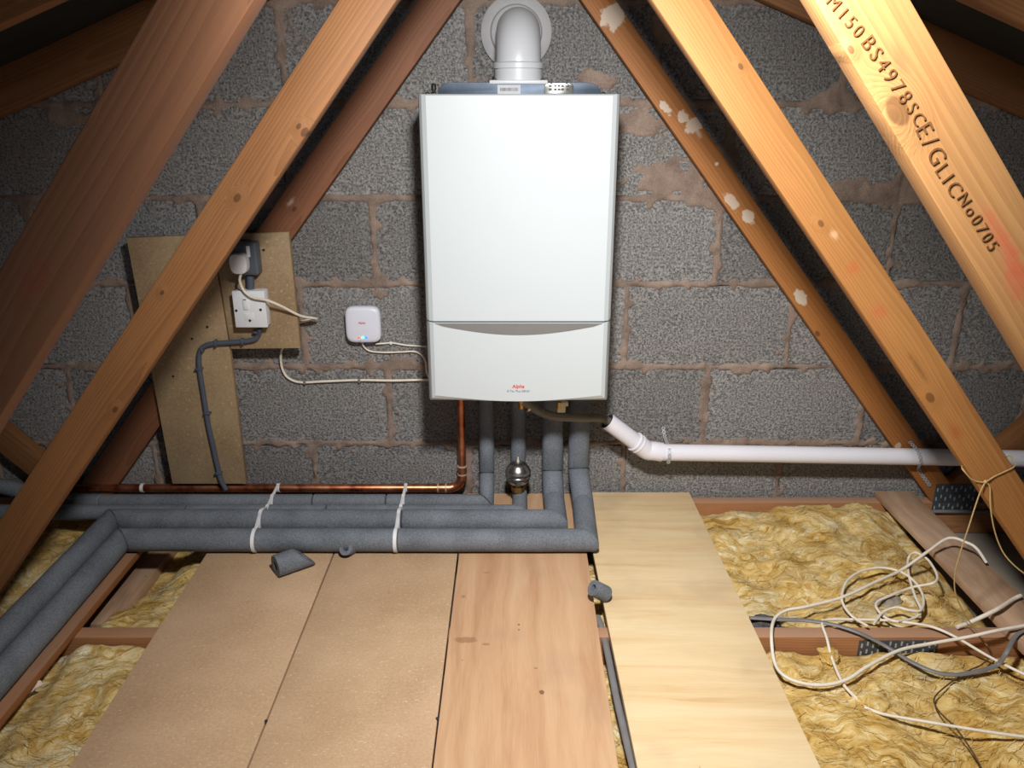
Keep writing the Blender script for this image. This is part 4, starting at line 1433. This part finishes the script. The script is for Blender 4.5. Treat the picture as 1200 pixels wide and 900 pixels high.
# nails standing proud in the board seams
for px, py, lb in ((312, 846, 'small bright nail head in the seam between the two hardboard panels'), (512.5, 843, 'small bright nail head in the seam beside the pinkish plywood')):
    c = PZ(px, py, 0.0)
    tag(MB().lathe([(0.0012, -0.01), (0.0012, 0.002), (0.003, 0.002), (0.003, 0.0032), (0.0015, 0.0036)], Matrix.Translation((c.x, c.y, 0.0)), 10).build('nail', M['galv'], None, 40), lb, 'nail', 'nails in the board seams')

# ================================================================== CABLES
def zsurf(x, y):
    """roughly what a cable lies on"""
    if x > 0.985 and y > YT[1] - 0.06 and x < 1.21: return 0.003
    if YT[1] - 0.01 < y < YT[1] + TH + 0.012: return -0.013
    if y >= YT[1] + TH: return -0.018
    return -0.030
CABLES = [0]
def cable(name, label, px, r, mat, group, lift=None, flat=1.0, per=8):
    pts = []
    up = {0: 0.008, 1: 0.003, 2: 0.0055, 3: 0.0}.get(CABLES[0], 0.0)
    CABLES[0] += 1
    for i, q in enumerate(px):
        p = PZ(q[0], q[1], -0.02)
        for _ in range(3):
            z = zsurf(p.x, p.y) + r + up + (q[2] if len(q) > 2 else 0.0)
            p = PZ(q[0], q[1], z)
        pts.append(p)
    P = spline(pts, per)
    o = MB().tube(P, r, 10, True, False, flat).build(name, mat, None, 40)
    return tag(o, label, 'cable', group)
def z3(l): return [(800 + a[0] / 3.0, 600 + a[1] / 3.0) + tuple(a[2:]) for a in l]
G_C = 'cables tangled on the insulation'
cable('white_cable', 'long white cable sweeping a wide loop over joist and wool, bare tip on the plank',
      z3([(1290, 382), (1200, 400), (1100, 418), (1000, 440), (870, 463), (760, 487), (650, 543), (580, 588), (500, 608), (420, 602), (355, 575), (322, 525), (312, 430), (324, 375), (365, 346), (430, 334), (560, 300), (680, 245), (770, 203), (860, 140, 0.01), (935, 92, 0.03), (1000, 108, 0.03), (1035, 130, 0.025), (1068, 178, 0.0)]), 0.0036, M['cable'], G_C)
cable('white_cable', 'white cable crossing the joist and folding into a small double loop',
      z3([(1300, 612), (1200, 570), (1080, 510), (960, 440), (880, 405), (800, 390), (730, 380), (690, 350), (683, 318), (740, 290), (810, 264), (880, 250), (895, 225), (872, 180), (848, 157), (815, 143), (793, 165), (795, 220), (815, 290), (838, 350), (800, 378), (755, 384, 0.004)]), 0.0030, M['cable'], G_C)
cable('white_cable', 'white cable coiled into one round ring on the wool',
      z3([(652, 402), (600, 370), (567, 330), (560, 290), (580, 240), (630, 207), (700, 196), (770, 212), (820, 250), (846, 300), (838, 345, 0.006), (795, 345, 0.008), (752, 336, 0.008), (705, 352, 0.006), (672, 393)]), 0.0030, M['cable'], G_C)
cable('white_cable', 'white cable bent square over the joist, running down to a wool tuft',
      z3([(720, 381, 0.004), (600, 378), (510, 379), (490, 392), (507, 445), (525, 515), (565, 605), (620, 664)]), 0.0030, M['cable'], G_C)
cable('white_cable', 'straight white cable leaving the pale wool tuft across the front insulation',
      z3([(640, 686), (660, 695), (720, 714), (900, 745), (1080, 774), (1200, 790), (1320, 803)]), 0.0030, M['cable'], G_C)
cable('white_cable', 'short thick off-white cable end leaning from joist up onto the pink plank',
      z3([(965, 404), (1010, 388, 0.004), (1100, 345, 0.010), (1160, 308, 0.004), (1188, 294, 0.006)]), 0.0046, M['cable'], G_C)
cable('grey_cable', 'thick grey flat cable sagging in front of the joist, under the white cables',
      z3([(235, 372), (330, 378), (430, 381), (530, 396), (620, 425), (720, 475), (800, 525), (880, 560), (950, 572), (1030, 562), (1105, 537), (1140, 490), (1168, 440), (1200, 418), (1270, 400)]), 0.0052, M['greycable'], G_C, flat=0.6)
gp = [(700, 722), (705, 735), (711, 760), (717, 790), (723, 820), (730, 850), (737, 880), (742, 900), (748, 930)]
P = spline([PZ(px, py, -0.022) for px, py in gp], 8)
tag(MB().tube(P, 0.0068, 10, True, False, 0.5).build('grey_cable', M['greycable'], None, 40), 'grey flat cable running in the narrow gap beside the pale plywood', 'cable', G_C)

# twine knotted round the web
Yw = YT[1] - 0.003
tw = thing('twine', PY(1155, 565, Yw), 'tan twine tied round the orange web with two loose tails', 'twine')
k0 = PY(1155, 564.5, Yw - 0.002)
loop = spline([PY(1127.5, 549, YT[1] + 0.004), PY(1131, 553.5, Yw), PY(1138, 561, Yw), PY(1146, 564.5, Yw), k0, PY(1166, 558, Yw), PY(1178, 552.5, Yw), PY(1187, 548, Yw), PY(1190, 545, YT[1] + 0.004)], 6)
MB().tube(loop, 0.0015, 8).build('wrap', M['twine'], tw, 40)
MB().tube([PY(1127.5, 549, YT[1] + 0.004), PY(1127.0, 543, YT[1] + TH + 0.003), PY(1184, 534, YT[1] + TH + 0.003), PY(1190, 545, YT[1] + 0.004)], 0.0015, 8).build('wrap', M['twine'], tw, 40)
MB().lathe([(0.001, -0.004), (0.0035, -0.002), (0.004, 0.001), (0.001, 0.004)], Matrix.Translation(k0), 10).build('knot', M['twine'], tw, 40)
t2 = spline([k0, PY(1160, 571, Yw - 0.004), PY(1160.5, 590, Yw - 0.012), PY(1163, 610, Yw - 0.015), PY(1168, 630, Yw - 0.015), PY(1176, 648, Yw - 0.02), PY(1188, 662, Yw - 0.03), PY(1203, 674, Yw - 0.04), PY(1225, 690, Yw - 0.05)], 6)
MB().tube(t2, 0.0014, 8).build('tail', M['twine'], tw, 40)
t1 = [k0, PY(1149, 576, Yw - 0.006), PY(1142, 596, Yw - 0.008), PY(1136, 615, Yw - 0.008), PY(1130, 633, Yw - 0.007), PY(1124, 652, Yw - 0.006), PY(1119, 673, Yw - 0.005), PY(1120, 697, Yw - 0.004), PY(1132, 722, Yw - 0.003), PY(1146, 742, Yw - 0.004), PY(1157, 757, Yw - 0.006)]
P = spline(t1, 6)
MB().tube(P, 0.0014, 8).build('tail', M['twine'], tw, 40)
def onw(px, py): return PZ(px, py, -0.028)
sp = [P[-1], onw(1162, 767), onw(1150, 779), onw(1133, 787), onw(1110, 803), onw(1095, 818), onw(1100, 833), onw(1120, 853), onw(1137, 877), onw(1150, 900), onw(1165, 935)]
tag(MB().tube(spline(sp, 6), 0.0015, 8).build('brown_string', M['string'], None, 40), 'thin dark brown string wandering over the front insulation', 'string')
# grey cable clipped low along the joist by the nail plate
tag(MB().tube([PY(1092, 599.5, YT[0] - 0.007), PY(1165, 599.5, YT[0] - 0.007), PY(1300, 600, YT[0] - 0.007)], 0.0052, 10).build('grey_cable', M['greycable'], None, 40),
    'straight grey cable along the wall joist just under the nail plate', 'cable', G_C)
# wool tuft and pebble-like lump
def lump(name, label, c, r, mat, cat, seed, sq=(1, 1, 0.7)):
    bm = bmesh.new()
    bmesh.ops.create_icosphere(bm, subdivisions=4, radius=1)
    for v in bm.verts:
        n = 1 + 0.28 * mnoise.fractal(v.co * 1.6 + Vector((seed, 0, 0)), 0.9, 2.0, 4)
        v.co = Vector((v.co.x * r * sq[0] * n, v.co.y * r * sq[1] * n, v.co.z * r * sq[2] * n)) + Vector(c)
    mb = MB(); mb.bm(bm)
    return tag(mb.build(name, mat, None, 60), label, cat)
c = PZ(970, 766, -0.035)
lump('wool_tuft', 'rounded tan wool ball against the front of the middle joist', (c.x, c.y - 0.006, -0.036), 0.022, M['wool'], 'insulation', 3.0)
c = PZ(1022, 822, -0.03)
lump('wool_tuft', 'pale torn wool tuft where two white cables meet', (c.x, c.y, -0.034), 0.027, M['wool'], 'insulation', 8.0, (1.5, 0.9, 0.6))
c = PZ(1042, 705, -0.03)
lump('wool_tuft', 'dirty grey wool tuft inside the ring of white cable', (c.x, c.y, -0.038), 0.026, plain('sooty_wool', (150, 140, 126), 0.95, 0, 0.1, 0.3, 60.0, 0.8, 120.0), 'insulation', 12.0, (1.5, 0.8, 0.7))
c = PZ(895, 728, -0.03)
lump('wool_tuft', 'sooty dark wool tuft where the grey cable emerges beside the plywood', (c.x, c.y, -0.040), 0.028, plain('soot_wool', (86, 84, 84), 0.95, 0, 0.1, 0.3, 60.0, 0.8, 120.0), 'insulation', 14.0, (1.3, 0.9, 0.7))
bpy.context.view_layer.update()
